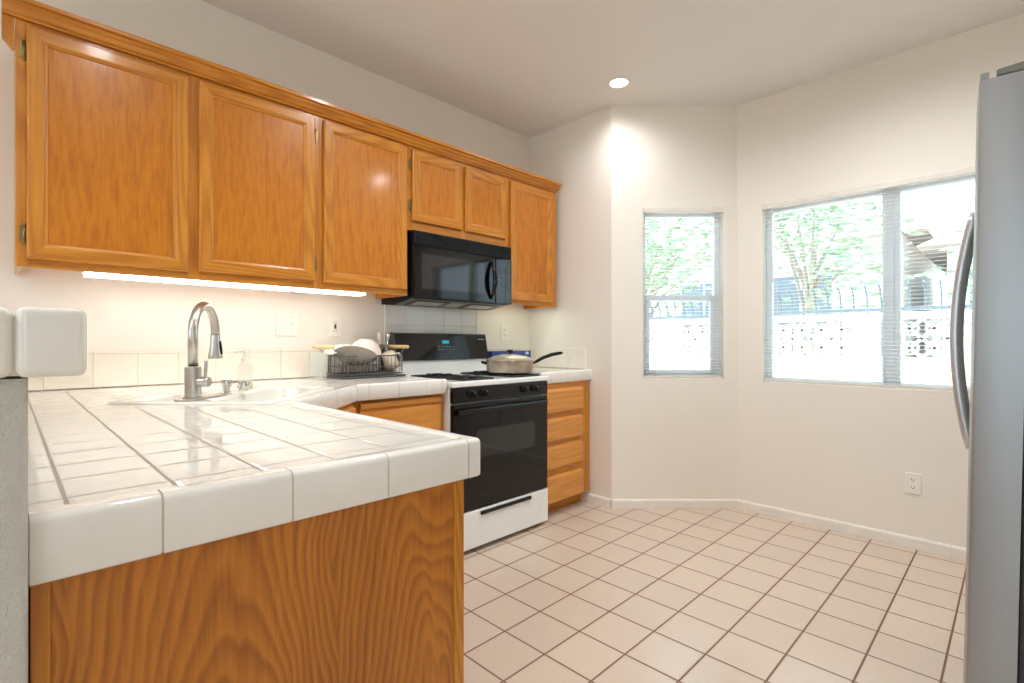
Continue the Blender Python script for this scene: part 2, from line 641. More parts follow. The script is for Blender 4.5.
# unseen patio door added behind the camera to let in fill daylight
bm = B()
for x0, x1 in ((-2.6, -2.54), (-1.06, -1.0), (-1.84, -1.76)):
    box(bm, x0, x1, -3.58, -3.52, 0, 2.15, 0.004)
for z0, z1 in ((0, 0.06), (2.09, 2.15)):
    box(bm, -2.54, -1.06, -3.58, -3.52, z0, z1, 0.004)
w = struct('added_door', bm, VINYL)
bm = B(); box(bm, -2.54, -1.06, -3.552, -3.548, 0.06, 2.09); link('pane', bm, GLASS, w)

# unseen wide window added in the left wall for extra cool daylight
bm = B()
for y0, y1 in ((-0.9, -0.85), (2.25, 2.3), (0.67, 0.73)):
    box(bm, -4.09, -4.03, y0, y1, 0.45, 2.35, 0.004)
for z0, z1 in ((0.45, 0.50), (2.30, 2.35)):
    box(bm, -4.09, -4.03, -0.85, 2.25, z0, z1, 0.004)
w = struct('added_window', bm, VINYL)
bm = B(); box(bm, -4.062, -4.058, -0.85, 2.25, 0.50, 2.30); link('pane', bm, GLASS, w)

# daylight sampling portals in the three openings (they emit nothing)
def portal(name, loc, direction, sx, sy):
    o = lamp(name, 'AREA', loc, 1.0, shape='RECTANGLE', size=sx, size_y=sy)
    o.data.cycles.is_portal = True
    o.rotation_euler = Vector(direction).to_track_quat('-Z', 'Z').to_euler()
    return o
uc = (C_HOLE[0] + C_HOLE[1]) / 2
pc = M_BAY @ Vector((uc, 0.15, 1.44))
portal('bay_daylight', pc, (-1, -1, 0), 0.55, 1.16)
portal('right_daylight', (RX + 0.15, (D_Y0 + D_Y1) / 2, 1.43), (-1, 0, 0), 1.30, 1.16)
portal('left_daylight', (-4.15, 0.7, 1.4), (1, 0, 0), 3.2, 1.9)
portal('rear_daylight', (-1.8, -3.65, 1.08), (0, 1, 0), 1.6, 2.16)

# ---- blinds
def blind(M, u0, u1, z0, z1, loc, label, wands):
    t = thing('window_blind', loc, label, 'blind', 'mini blinds')
    Mi = Matrix.Translation(-Vector(loc)) @ M
    def add(name, bm, mat):
        bmesh.ops.transform(bm, matrix=Mi, verts=bm.verts[:])
        return link(name, bm, mat, t)
    bm = B(); box(bm, u0 - 0.004, u1 + 0.004, -0.012, 0.022, z1 - 0.022, z1 + 0.012, 0.003); add('headrail', bm, HEADR)
    bm = B()
    z = z0 + 0.032
    tilt = 0.10
    while z < z1 - 0.03:
        n = 3
        prev = None
        for k in range(n + 1):
            y = 0.006 + 0.025 * k / n
            dz = 0.002 * math.sin(PI * k / n) + tilt * (y - 0.0185)
            cur = (bm.verts.new((u0 + 0.006, y, z + dz)), bm.verts.new((u1 - 0.006, y, z + dz)))
            if prev:
                bm.faces.new((prev[0], prev[1], cur[1], cur[0])).smooth = True
            prev = cur
        z += 0.0215
    add('slats', bm, BLIND)
    bm = B(); box(bm, u0 + 0.004, u1 - 0.004, 0.007, 0.030, z0 + 0.014, z0 + 0.026, 0.003); add('bottom_rail', bm, HEADR)
    for u in [u0 + 0.08, u1 - 0.08] + ([(u0 + u1) / 2] if u1 - u0 > 1 else []):
        bm = B()
        tube(bm, [(u, 0.005, z0 + 0.02), (u, 0.005, z1 - 0.02)], 0.0009, 5)
        tube(bm, [(u, 0.0325, z0 + 0.02), (u, 0.0325, z1 - 0.02)], 0.0009, 5)
        add('ladder_cord', bm, HEADR)
    for u in wands:
        bm = B(); tube(bm, [(u, -0.006, z1 - 0.03), (u, -0.004, z1 - 0.5)], 0.003, 6); add('tilt_wand', bm, WPLAST)
    return t
blind(M_BAY, C_HOLE[0], C_HOLE[1], C_HOLE[2], C_HOLE[3], tuple(M_BAY @ Vector((uc, 0.015, C_HOLE[2]))), 'narrow white mini blind over the small angled window', [])
blind(M_RIGHT, RY - D_Y1, RY - D_Y0, D_Z0, D_Z1, (RX + 0.015, (D_Y0 + D_Y1) / 2, D_Z0), 'wide white mini blind over the two-pane sliding window', [RY - D_Y1 + 0.06])

# ---- ceiling downlights (one in view, the unseen others added as fill light)
LENS = emit('warm lamp lens', (255, 250, 238), 14.0)
def downlight(x, y, label, power, spread=2.95, first=None):
    t = thing('recessed_light', (x, y, CZ), label, 'ceiling light', 'recessed ceiling lights')
    bm = B(); lathe(bm, [(0.068, 0.0), (0.070, -0.004), (0.066, -0.007), (0.055, -0.006), (0.051, 0.0)], (x, y, CZ), 36); part('trim_ring', bm, WENAMEL, t)
    bm = B(); lathe(bm, [(0.0, -0.004), (0.035, -0.004), (0.052, -0.002)], (x, y, CZ), 36); part('lens', bm, LENS, t)
    sp = lamp('downlight_beam', 'SPOT', (x, y, CZ - 0.02), power, (0.95, 0.98, 1.0), spot_size=spread, spot_blend=1.0, shadow_soft_size=0.05)
    return t
downlight(2.663, 1.734, 'round recessed ceiling light near the angled window wall', 24)
downlight(1.45, 1.40, 'unseen recessed fill light added above the floor between peninsula and range', 60)  # from here on: out-of-view lamps added to brighten the kitchen
downlight(0.35, 1.25, 'unseen recessed fill light added above the middle of the peninsula', 32)
downlight(2.55, 0.40, 'unseen recessed fill light added before the refrigerator', 80)
for x, y, pw in ((-1.6, 1.0, 130), (-1.6, -1.6, 60), (0.0, -1.9, 45)):  # unseen lamps added to throw fill light from the room behind
    downlight(x, y, 'unseen recessed fill light added over the room behind', pw)

# ------------------------------------------------------------ cabinet fronts
def ring_door(x0, x1, z0, z1, yb, th=0.019, fw=0.056):
    """frame of a recessed-panel door facing -y, back at yb; returns (frame bm, panel bm)"""
    yf = yb - th
    prof = [(0.0, yb), (0.0, yf + 0.005), (0.0025, yf + 0.0015), (0.006, yf), (fw - 0.014, yf), (fw - 0.010, yf + 0.003), (fw - 0.003, yf + 0.006), (fw, yf + 0.011)]
    bm = B()
    rings = []
    for i, y in prof:
        rings.append([bm.verts.new((x0 + i, y, z0 + i)), bm.verts.new((x1 - i, y, z0 + i)), bm.verts.new((x1 - i, y, z1 - i)), bm.verts.new((x0 + i, y, z1 - i))])
    for a, b in zip(rings, rings[1:]):
        for k in range(4):
            j = (k + 1) % 4
            f = bm.faces.new((a[k], a[j], b[j], b[k]))
            f.material_index = 1 if k in (0, 2) else 0
    bm.faces.new(rings[0][::-1])
    pb = B()
    box(pb, x0 + fw - 0.003, x1 - fw + 0.003, yf + 0.0105, yb - 0.002, z0 + fw - 0.003, z1 - fw + 0.003)
    return bm, pb

def hinge_bm(x, y, z, h=0.058):
    bm = B()
    tube(bm, [(x, y - 0.004, z - h / 2), (x, y - 0.004, z + h / 2)], 0.0045, 8)
    for s in (-1, 1):
        lathe(bm, [(0.0, 0.006), (0.004, 0.005), (0.0055, 0.0), (0.004, -0.003)], (x, y - 0.004, z + s * h / 2), 8, ax=(0, 0, s))
    box(bm, x - 0.012, x + 0.010, y - 0.002, y, z - h * 0.42, z + h * 0.42)
    return bm

def add_door(parent, x0, x1, z0, z1, yb, hinge=None, panel=OAKP, hz=None):
    fb, pb = ring_door(x0, x1, z0, z1, yb)
    d = part('door', fb, [OAKZ, OAKX], parent)
    part('panel', pb, panel, d)
    if hinge:
        hx = x0 - 0.006 if hinge == 'l' else x1 + 0.006
        for z in (z0 + 0.085, z1 - 0.085) if hz is None else hz:
            part('hinge', hinge_bm(hx, yb, z), BRASS, d)
    return d

UF = 2.385      # upper face-frame plane
UZ0, UZ1 = 1.377, 2.222
def upper(x0, x1, z0, label, doors, skin=True):
    t = thing('upper_cabinet', ((x0 + x1) / 2, WB - 0.16, z0), label, 'cabinet', 'oak upper cabinets along the back wall')
    bm = B()
    box(bm, x0, x1, UF + 0.019, WB - 0.002, z0 + 0.032, UZ1)          # carcass with a recessed floor
    box(bm, x0, x0 + 0.015, UF + 0.019, WB - 0.002, z0, z0 + 0.0318)
    box(bm, x1 - 0.015, x1, UF + 0.019, WB - 0.002, z0, z0 + 0.0318)
    part('carcass', bm, OAKZ, t)
    # face frame: stiles and rails around the doors
    bm = B()
    xs = [x0] + [v for d in doors for v in (d[0], d[1])] + [x1]
    for i in range(0, len(xs), 2):
        a, b = xs[i], xs[i + 1]
        box(bm, a - (0.012 if i else 0), b + (0.012 if i + 2 < len(xs) else 0), UF, UF + 0.019, z0, UZ1, 0.001, 1, 0)
    for i in range(1, len(xs) - 1, 2):
        a, b = xs[i] + 0.012, xs[i + 1] - 0.012
        box(bm, a, b, UF, UF + 0.019, z0, doors[0][2] + 0.02, 0.001, 1, 1)
        box(bm, a, b, UF, UF + 0.019, doors[0][3] - 0.02, UZ1, 0.001, 1, 1)
    part('face_frame', bm, [OAKZ, OAKX], t)
    for d in doors:
        add_door(t, d[0], d[1], d[2], d[3], UF - 0.0005, d[4])
    return t

upper(0.020, 1.068, UZ0, 'widest oak upper cabinet with two large doors above the sink', [(0.047, 0.520, 1.405, 2.196, 'l'), (0.556, 1.040, 1.412, 2.195, 'r')])
upper(1.068, 1.566, UZ0, 'tall single-door oak upper cabinet above the dish rack', [(1.084, 1.553, 1.408, 2.198, None)])
upper(1.566, 2.343, 1.742, 'short two-door oak upper cabinet above the microwave', [(1.588, 1.944, 1.795, 2.192, 'l'), (1.970, 2.315, 1.795, 2.190, None)])
upper(2.343, 2.838, UZ0, 'tall single-door oak upper cabinet at the right end beside the white wall', [(2.356, 2.785, 1.403, 2.187, None)])

# crown moulding along the top with a return at its left end
t = thing('crown_moulding', (1.42, 2.38, UZ1), 'long oak crown moulding running along the tops of the upper cabinets', 'moulding')
cp = [(0.0, -0.010), (0.012, -0.010), (0.014, -0.004), (0.022, 0.000), (0.032, 0.012), (0.042, 0.018), (0.044, 0.026), (0.056, 0.030), (0.056, 0.044), (0.0, 0.044)]
bm = B()
prof = [(x, UZ1 + z) for x, z in cp]
sweep(bm, [(x, z) for x, z in prof], (-0.0125, UF, 0), (2.838, UF, 0))
part('front_length', bm, OAKX, t)
bm = B()
poly = [(-0.0125, 2.136), (0.0115, 2.106), (0.0185, 2.106), (0.0185, UZ1 - 0.011), (-0.0125, UZ1 - 0.011)]
a = [bm.verts.new((x, UF - 0.004, z)) for x, z in poly]
b = [bm.verts.new((x, UF + 0.016, z)) for x, z in poly]
bm.faces.new(a); bm.faces.new(b[::-1])
for i in range(5):
    bm.faces.new((a[i], a[(i + 1) % 5], b[(i + 1) % 5], b[i]))
part('end_return', bm, OAKZ, t)

# under-cabinet lights
TUBEM = emit('fluorescent diffuser', (255, 252, 244), 8.0)
TUBEG = emit('greenish fluorescent diffuser', (240, 250, 220), 6.0)
def strip_light(x0, x1, y, label, em, up):
    t = thing('undercabinet_light', ((x0 + x1) / 2, y, UZ0 + 0.017), label, 'light', 'fluorescent strips under the upper cabinets')
    z0, z1 = UZ0 - 0.009 + up, UZ0 + 0.0035 + up * 0.6
    bm = B(); box(bm, x0, x1, y - 0.045, y + 0.045, z1 + 0.0005, UZ0 + 0.0315, 0.002); part('housing', bm, WPLAST, t)
    bm = B(); box(bm, x0 + 0.006, x1 - 0.006, y - 0.040, y + 0.040, z0, z1, 0.003, 3); part('diffuser', bm, em, t)
strip_light(0.20, 1.345, 2.47, 'long bright fluorescent strip under the sink-side upper cabinets', TUBEM, 0.0)
strip_light(2.42, 2.80, 2.50, 'short fluorescent strip hidden under the rightmost upper cabinet', TUBEG, 0.026)

# ------------------------------------------------------------ base cabinets
BF = 2.115       # base face-frame plane of the back run
CT, CB = 0.930, 0.862     # counter top and underside
CAB = 0.8575
def drawer_bm(x0, x1, z0, z1, yb, th=0.020, groove=False):
    """slab drawer front with a bevelled finger pull along its top edge"""
    bm = B()
    yf = yb - th
    prof = [(yb, z0), (yf + 0.004, z0), (yf, z0 + 0.005), (yf, z1 - 0.020), (yf + 0.002, z1 - 0.014), (yb - 0.004, z1), (yb, z1)]
    if groove:
        prof = prof[:3] + [(yf, z1 - 0.040), (yf + 0.009, z1 - 0.034), (yf + 0.009, z1 - 0.029), (yf - 0.004, z1 - 0.024), (yf - 0.004, z1 - 0.008), (yf + 0.002, z1), (yb, z1)]
    a = [bm.verts.new((x0, y, z)) for y, z in prof]
    b = [bm.verts.new((x1, y, z)) for y, z in prof]
    bm.faces.new(a); bm.faces.new(b[::-1])
    for i in range(len(prof)):
        j = (i + 1) % len(prof)
        bm.faces.new((a[i], a[j], b[j], b[i]))
    return bm

# four-drawer unit between the range and the wall
t = thing('drawer_cabinet', (2.63, 2.40, 0), 'oak base cabinet with four drawers right of the range', 'cabinet', 'oak base cabinets')
x0, x1 = 2.362, 2.880
bm = B(); box(bm, x0, x1, BF + 0.019, WB - 0.002, 0.095, CAB); box(bm, x0, x1, 2.19, WB - 0.002, 0.0, 0.095); part('carcass', bm, OAKX, t)
bm = B()
dz = [(0.094, 0.263), (0.311, 0.454), (0.488, 0.632), (0.668, 0.820)]
box(bm, x0, 2.386, BF, BF + 0.019, 0.090, CAB, 0.001, 1, 0)
box(bm, 2.772, x1, BF, BF + 0.019, 0.090, CAB, 0.001, 1, 0)
zs = [0.090] + [v for d in dz for v in (d[0] + 0.004, d[1] - 0.004)] + [CAB]
for i in range(0, len(zs), 2):
    box(bm, 2.386, 2.772, BF, BF + 0.019, zs[i], zs[i + 1], 0.001, 1, 1)
part('face_frame', bm, [OAKZ, OAKX], t)
for z0, z1 in dz:
    part('drawer', drawer_bm(2.374, 2.783, z0, z1, BF - 0.0005), OAKD, t)

# drawer-over-door unit left of the range
t = thing('base_cabinet', (1.36, 2.40, 0), 'oak base cabinet with a drawer left of the range under the dish rack', 'cabinet', 'oak base cabinets')
x0, x1 = 1.104, 1.604
bm = B(); box(bm, x0, x1, BF + 0.019, WB - 0.002, 0.095, CAB); box(bm, x0, x1, 2.19, WB - 0.002, 0.0, 0.095); part('carcass', bm, OAKX, t)
bm = B()
box(bm, x0, 1.145, BF, BF + 0.019, 0.090, CAB, 0.001, 1, 0)
box(bm, 1.562, x1, BF, BF + 0.019, 0.090, CAB, 0.001, 1, 0)
for a, b in ((0.090, 0.125), (0.625, 0.680), (0.830, CAB)):
    box(bm, 1.145, 1.562, BF, BF + 0.019, a, b, 0.001, 1, 1)
part('face_frame', bm, [OAKZ, OAKX], t)
part('drawer', drawer_bm(1.128, 1.575, 0.668, 0.842, BF - 0.0005, groove=True), OAKD, t)
add_door(t, 1.128, 1.575, 0.112, 0.640, BF - 0.0005)

# diagonal sink base
DIAG = Matrix.Translation((0.660, 1.665, 0)) @ Matrix.Rotation(PI / 4, 4, 'Z')     # local x along the diagonal front
t = thing('sink_cabinet', (0.87, 1.90, 0), 'diagonal oak sink base cabinet in the counter corner', 'cabinet', 'oak base cabinets')
dl = 0.625
def dpart(name, bm, m, par):
    bmesh.ops.transform(bm, matrix=DIAG, verts=bm.verts[:])
    return part(name, bm, m, par)
bm = B(); box(bm, 0.0, dl, 0.019, 0.05, 0.095, CAB); box(bm, 0.02, dl - 0.02, 0.07, 0.09, 0, 0.095); dpart('carcass', bm, OAKZ, t)
bm = B()
box(bm, 0.0, 0.05, 0, 0.0185, 0.090, CAB, 0.001, 1, 0); box(bm, dl - 0.05, dl, 0, 0.0185, 0.090, CAB, 0.001, 1, 0)
for a, b in ((0.090, 0.125), (0.655, 0.700), (0.835, CAB)):
    box(bm, 0.05, dl - 0.05, 0, 0.0185, a, b, 0.001, 1, 1)
dpart('face_frame', bm, [OAKZ, OAKX], t)
for a, b in ((0.036, 0.309), (0.316, dl - 0.036)):
    fb, pb = ring_door(a, b, 0.112, 0.665, -0.0005)
    d = dpart('door', fb, [OAKZ, OAKX], t); dpart('panel', pb, OAKP, d)
bm = drawer_bm(0.036, dl - 0.036, 0.690, 0.842, -0.0005); dpart('false_drawer', bm, OAKD, t)

# peninsula cabinet, its finished end towards the room
PX0, PX1, PY0, PY1 = 0.018, 0.628, 0.762, 1.655
t = thing('peninsula_cabinet', (0.33, 1.2, 0), 'oak peninsula base cabinet with a broad grained end panel facing the room', 'cabinet', 'oak base cabinets')
bm = B(); box(bm, PX0, PX1 - 0.022, PY0 + 0.006, PY1, 0.095, CAB); box(bm, PX0, PX1 - 0.08, PY0 + 0.006, PY1, 0, 0.095); part('carcass', bm, OAKY, t)
bm = B(); box(bm, PX0 + 0.0168, PX1 - 0.024, PY0, PY0 + 0.0055, 0.0, CAB); part('end_panel', bm, OAKE, t)
bm = B(); box(bm, PX1 - 0.0235, PX1, PY0 - 0.002, PY0 + 0.020, 0.0, CAB, 0.0015); part('corner_stile', bm, OAKZ, t)
bm = B(); box(bm, PX0, PX0 + 0.0165, PY0 - 0.003, PY0 + 0.0055, 0.0, CAB, 0.001); part('scribe_strip', bm, OAKZ, t)
ROTR = Matrix.Translation((PX1, PY0 + 0.02, 0)) @ Matrix.Rotation(PI / 2, 4, 'Z')    # local x along +y, facing +x
def rpart(name, bm, m, par):
    bmesh.ops.transform(bm, matrix=ROTR, verts=bm.verts[:])
    return part(name, bm, m, par)
RL = PY1 - PY0 - 0.02
bm = B()
for a in (0.0, RL / 2 - 0.02, RL - 0.04):
    box(bm, a, a + 0.04, 0.001, 0.0205, 0.095, CAB, 0.001, 1, 0)
for a, b in ((0.095, 0.125), (0.64, 0.68), (0.832, CAB)):
    for q in (0.04, RL / 2 + 0.02):
        box(bm, q, q + RL / 2 - 0.06, 0.001, 0.0205, a, b, 0.001, 1, 1)
rpart('face_frame', bm, [OAKZ, OAKY], t)
for q in (0.025, RL / 2 + 0.005):
    fb, pb = ring_door(q, q + RL / 2 - 0.03, 0.112, 0.655, 0.0005)
    d = rpart('door', fb, [OAKZ, OAKY], t); rpart('panel', pb, OAKP, d)
    rpart('drawer', drawer_bm(q, q + RL / 2 - 0.03, 0.670, 0.842, 0.0005), OAKD, t)

# ------------------------------------------------------------ pony wall and its tiled bar cap
bm = B()
def rounded_rect(x0, x1, y0, y1, rads, n=6):
    """corner radii for (x0,y0), (x1,y0), (x1,y1), (x0,y1)"""
    pts = []
    for (cx, cy, sx, sy, a0), r in zip(((x0, y0, 1, 1, PI), (x1, y0, -1, 1, 1.5 * PI), (x1, y1, -1, -1, 0), (x0, y1, 1, -1, 0.5 * PI)), rads):
        if r <= 0:
            pts.append((cx, cy)); continue
        for k in range(n + 1):
            a = a0 + 0.5 * PI * k / n
            pts.append((cx + sx * r + r * math.cos(a), cy + sy * r + r * math.sin(a)))
    return pts
prism(bm, rounded_rect(-0.13, 0.0155, 0.712, 2.698, (0, 0.008, 0, 0)), 0, 1.083)
struct('wall_half', bm, STUCCO, 'rough plastered half wall at the left edge', 'wall', smooth=40)

def vcap(bm, L, M, h0=CB - 0.004, h1=CT + 0.002, top=0.036, r=0.011, gap=0.0014, ins=0.0):
    """one edge tile: an L of glazed clay, local x along the edge, facing -y"""
    prof = [(0.0, h0 + 0.003), (0.003, h0), (0.012, h0), (0.012, h1 - 0.012), (top, h1 - 0.012), (top, h1 - 0.002), (top - 0.003, h1)]
    for k in range(5):
        a = PI / 2 + PI / 2 * k / 4
        prof.append((r + r * math.cos(a), h1 - r + r * math.sin(a)))
    prof = [(y + ins, z - ins if z > h1 - 0.011 else z + (ins if z < h0 + 0.004 else -ins * 0.5)) for y, z in prof]
    ra = [bm.verts.new(M @ Vector((gap, y, z))) for y, z in prof]
    rb = [bm.verts.new(M @ Vector((L - gap, y, z))) for y, z in prof]
    bm.faces.new(ra); bm.faces.new(rb[::-1])
    n = len(prof)
    for i in range(n):
        f = bm.faces.new((ra[i], ra[(i + 1) % n], rb[(i + 1) % n], rb[i]))
        f.smooth = True

# bar cap
t = thing('tiled_bar_cap', (-0.04, 1.7, 1.084), 'white tiled cap with rounded edges on top of the half wall', 'bar top')
bm = B()
z0, z1 = 1.0845, 1.156
box(bm, 0.0055, 0.0605, 0.694, 0.748, z0, z1, 0.0085, 4)
y = 0.7515
while y < 2.68:
    y2 = min(y + 0.150, 2.694)
    box(bm, 0.0085, 0.0605, y, y2, z0, z1, 0.0095, 4)
    y = y2 + 0.0035
x = 0.0042
while x > -0.17:
    box(bm, x - 0.150, x, 0.6945, 0.748, z0, z1 - 0.0005, 0.0095, 4)
    x -= 0.1535
part('edge_tiles', bm, TILE, t, smooth=40)
bm = B()
y = 0.7515
while y < 2.68:
    y2 = min(y + 0.150, 2.694)
    box(bm, -0.1085, 0.0035, y, y2, z1 - 0.010, z1 - 0.001, 0.002, 2)
    box(bm, -0.1635, -0.1115, y, y2, z0, z1, 0.0085, 4)
    y = y2 + 0.0035
part('field_tiles', bm, TILE, t, smooth=40)
bm = B(); box(bm, -0.158, 0.056, 0.702, 2.690, z0 + 0.002, z1 - 0.0095); part('bed', bm, GROUT, t)

# ------------------------------------------------------------ tiled counters
SINK = Matrix.Translation((0, 0, 0)) @ Matrix.Rotation(0.7854, 4, 'Z')      # local x = depth d, local y = -q
SD0, SD1, SQ0, SQ1 = 1.535, 2.115, -1.245, -0.735
def sk(d, q, z=0.0):
    c = math.sqrt(0.5)
    return Vector((c * (d + q), c * (d - q), z))

XE, YE, YB = 0.664, 0.745, 2.075      # inner edge x, front y, back-run edge y
t = thing('tiled_countertop', (0.6, 1.9, CT), 'white tiled countertop running over the peninsula, the corner and up to the range', 'countertop')
e = 0.034
outer = [(0.0165, YE + e), (XE - e, YE + e), (XE - e, 1.640), (1.0860, YB + e), (1.606 - e * 0.6, YB + e), (1.606 - e * 0.6, WB - 0.011), (0.0165, WB - 0.011)]
hole = [sk(SD0 + 0.015, SQ0 + 0.015), sk(SD1 - 0.015, SQ0 + 0.015), sk(SD1 - 0.015, SQ1 - 0.015), sk(SD0 + 0.015, SQ1 - 0.015)]
bm = B()
edges = []
for loop in (outer, [(p.x, p.y) for p in hole]):
    vs = [bm.verts.new((x, y, CT)) for x, y in loop]
    for i in range(len(vs)):
        edges.append(bm.edges.new((vs[i], vs[(i + 1) % len(vs)])))
bmesh.ops.triangle_fill(bm, edges=edges, use_beauty=True)
ext = bmesh.ops.extrude_face_region(bm, geom=bm.faces[:])
bmesh.ops.translate(bm, verts=[v for v in ext['geom'] if isinstance(v, bmesh.types.BMVert)], vec=(0, 0, -0.071))
bmesh.ops.translate(bm, verts=bm.verts[:], vec=Vector((0, 0, 0)))
DECKW = DECK
o = part('deck', bm, DECKW, t)
# edge tiles
bm = B()
GB_ = B()
def corner_cap(bm, x0, x1, y0, y1, z0, z1, R=0.013, r=0.010, ins=0.0):
    """corner edge tile, rounded on its outer (front right) corner and along the top"""
    def ring(i, z):
        pts = [(x0 + ins, y0 + i)]
        for k in range(6):
            a = -PI / 2 + PI / 2 * k / 5
            pts.append((x1 - R + (R - i) * math.cos(a), y0 + R + (R - i) * math.sin(a)))
        pts += [(x1 - i, y1 - ins), (x0 + ins, y1 - ins)]
        return [bm.verts.new((x, y, z)) for x, y in pts]
    rings = [ring(0.003 + ins, z0 + ins), ring(ins, z0 + 0.003)]
    for k in range(6):
        a = PI / 2 * k / 5
        rings.append(ring(r - r * math.cos(a) + ins, z1 - r + r * math.sin(a) - ins))
    for a, b in zip(rings, rings[1:]):
        for i in range(len(a)):
            j = (i + 1) % len(a)
            bm.faces.new((a[i], a[j], b[j], b[i])).smooth = True
    bm.faces.new(rings[0][::-1]); bm.faces.new(rings[-1])
def edge_run(bm, p0, p1, joints, M_extra=None):
    p0, p1 = Vector((*p0, 0)), Vector((*p1, 0))
    d = p1 - p0
    ang = math.atan2(d.y, d.x)
    M = Matrix.Translation(p0) @ Matrix.Rotation(ang, 4, 'Z')
    js = [0.0] + list(joints) + [d.length]
    vcap(GB_, d.length, M, gap=0.0005, ins=0.0016)
    for a, b in zip(js, js[1:]):
        if b - a > 0.004:
            vcap(bm, b - a, M @ Matrix.Translation((a, 0, 0)))
edge_run(bm, (0.0157, YE), (0.6275, YE), [0.1205, 0.2785, 0.4365])
corner_cap(bm, 0.6287, XE, YE, YE + 0.033, CB - 0.004, CT + 0.002)
edge_run(bm, (XE, YE + 0.034), (XE, 1.636), [0.125 + 0.157 * i for i in range(5)])
edge_run(bm, (XE, 1.636), (1.100, YB), [0.05 + 0.157 * i for i in range(4)])
edge_run(bm, (1.100, YB), (1.570, YB), [0.060 + 0.157 * i for i in range(3)])
corner_cap(bm, 1.5714, 1.606, YB, YB + 0.033, CB - 0.004, CT + 0.002)
part('edge_tiles', bm, TILE, t, smooth=50)
part('edge_grout', GB_, GROUT, t)

GB_ = B()
t = thing('short_countertop', (2.63, 2.4, CT), 'short white tiled countertop on the four-drawer cabinet', 'countertop')
bm = B(); box(bm, 2.360, WA - 0.0012, YB + 0.062, WB - 0.011, CB - 0.003, CT); part('deck', bm, DECK, t)
bm = B(); edge_run(bm, (2.360, YB + 0.028), (WA - 0.0012, YB + 0.028), [0.10, 0.257, 0.414]); part('edge_tiles', bm, TILE, t, smooth=50); part('edge_grout', GB_, GROUT, t)

# ------------------------------------------------------------ tile backsplash
def tile_rows(name, label, tiles, M, bed):
    bm = B()
    for a in tiles:
        box(bm, *a, 0.0018, 1)
    o = bm
    t = thing(name, tuple(bed[:3]), label, 'backsplash', 'tile backsplashes')
    part('tiles', bm, M, t)
    bm = B(); box(bm, *bed[3]); part('grout_bed', bm, GROUTL, t)
g = 0.0011
tiles = []
xs = [0.0165, 0.10] + [0.25 + 0.15 * i for i in range(10)]
xs = [x for x in xs if x < 1.59] + [1.606]
for a, b in zip(xs, xs[1:]):
    tiles.append((a + g, b - g, WB - 0.0095, WB - 0.001, CT + 0.003, 1.0700))
    tiles.append((a + g, b - g, WB - 0.0105, WB - 0.001, 1.0712, 1.083))
tile_rows('tile_backsplash', 'low cream tile backsplash behind the sink and the dish rack', tiles, SPLASH, (0.8, WB - 0.005, CT, (0.0165, 1.606, WB - 0.007, WB - 0.001, CT + 0.002, 1.082)))
tiles = []
xs = [1.622, 1.757, 1.904, 2.051, 2.198, 2.333]
zs = [0.934, 1.081, 1.228, 1.375]
for a, b in zip(xs, xs[1:]):
    for c, d in zip(zs, zs[1:]):
        tiles.append((a + 0.0018, b - 0.0018, WB - 0.0095, WB - 0.001, c + 0.0018, min(d, 1.372) - 0.0018))
tiles.append((1.6072, 1.620, WB - 0.012, WB - 0.001, 0.934, 1.376))
tiles.append((2.335, 2.348, WB - 0.012, WB - 0.001, 0.934, 1.376))
tile_rows('tile_backsplash', 'full-height white tile backsplash between the range and the microwave', tiles, TILE, (1.98, WB - 0.005, 0.93, (1.607, 2.348, WB - 0.007, WB - 0.001, 0.932, 1.370)))
tiles = []
xs = [2.350, 2.47, 2.62, 2.77, WA - 0.011]
for a, b in zip(xs, xs[1:]):
    tiles.append((a + g, b - g, WB - 0.0095, WB - 0.001, CT + 0.003, 1.076))
ys = [2.150, 2.30, 2.45, 2.60, WB - 0.011]
for a, b in zip(ys, ys[1:]):
    tiles.append((WA - 0.0095, WA - 0.001, a + g, b - g, CT + 0.003, 1.076))
tile_rows('tile_backsplash', 'low cream tile backsplash in the corner right of the range', tiles, SPLASH, (2.62, WB - 0.005, CT, (2.350, WA - 0.011, WB - 0.007, WB - 0.001, CT + 0.002, 1.075)))

# ------------------------------------------------------------ sink, faucet, soap
t = thing('kitchen_sink', tuple(sk(1.82, -0.99, CT)), 'white two-bowl sink set diagonally in the tiled counter corner', 'sink')
def sbox_to_world(bm):
    M = Matrix.Rotation(PI / 4, 4, 'Z')
    bmesh.ops.transform(bm, matrix=M, verts=bm.verts[:])
    return bm
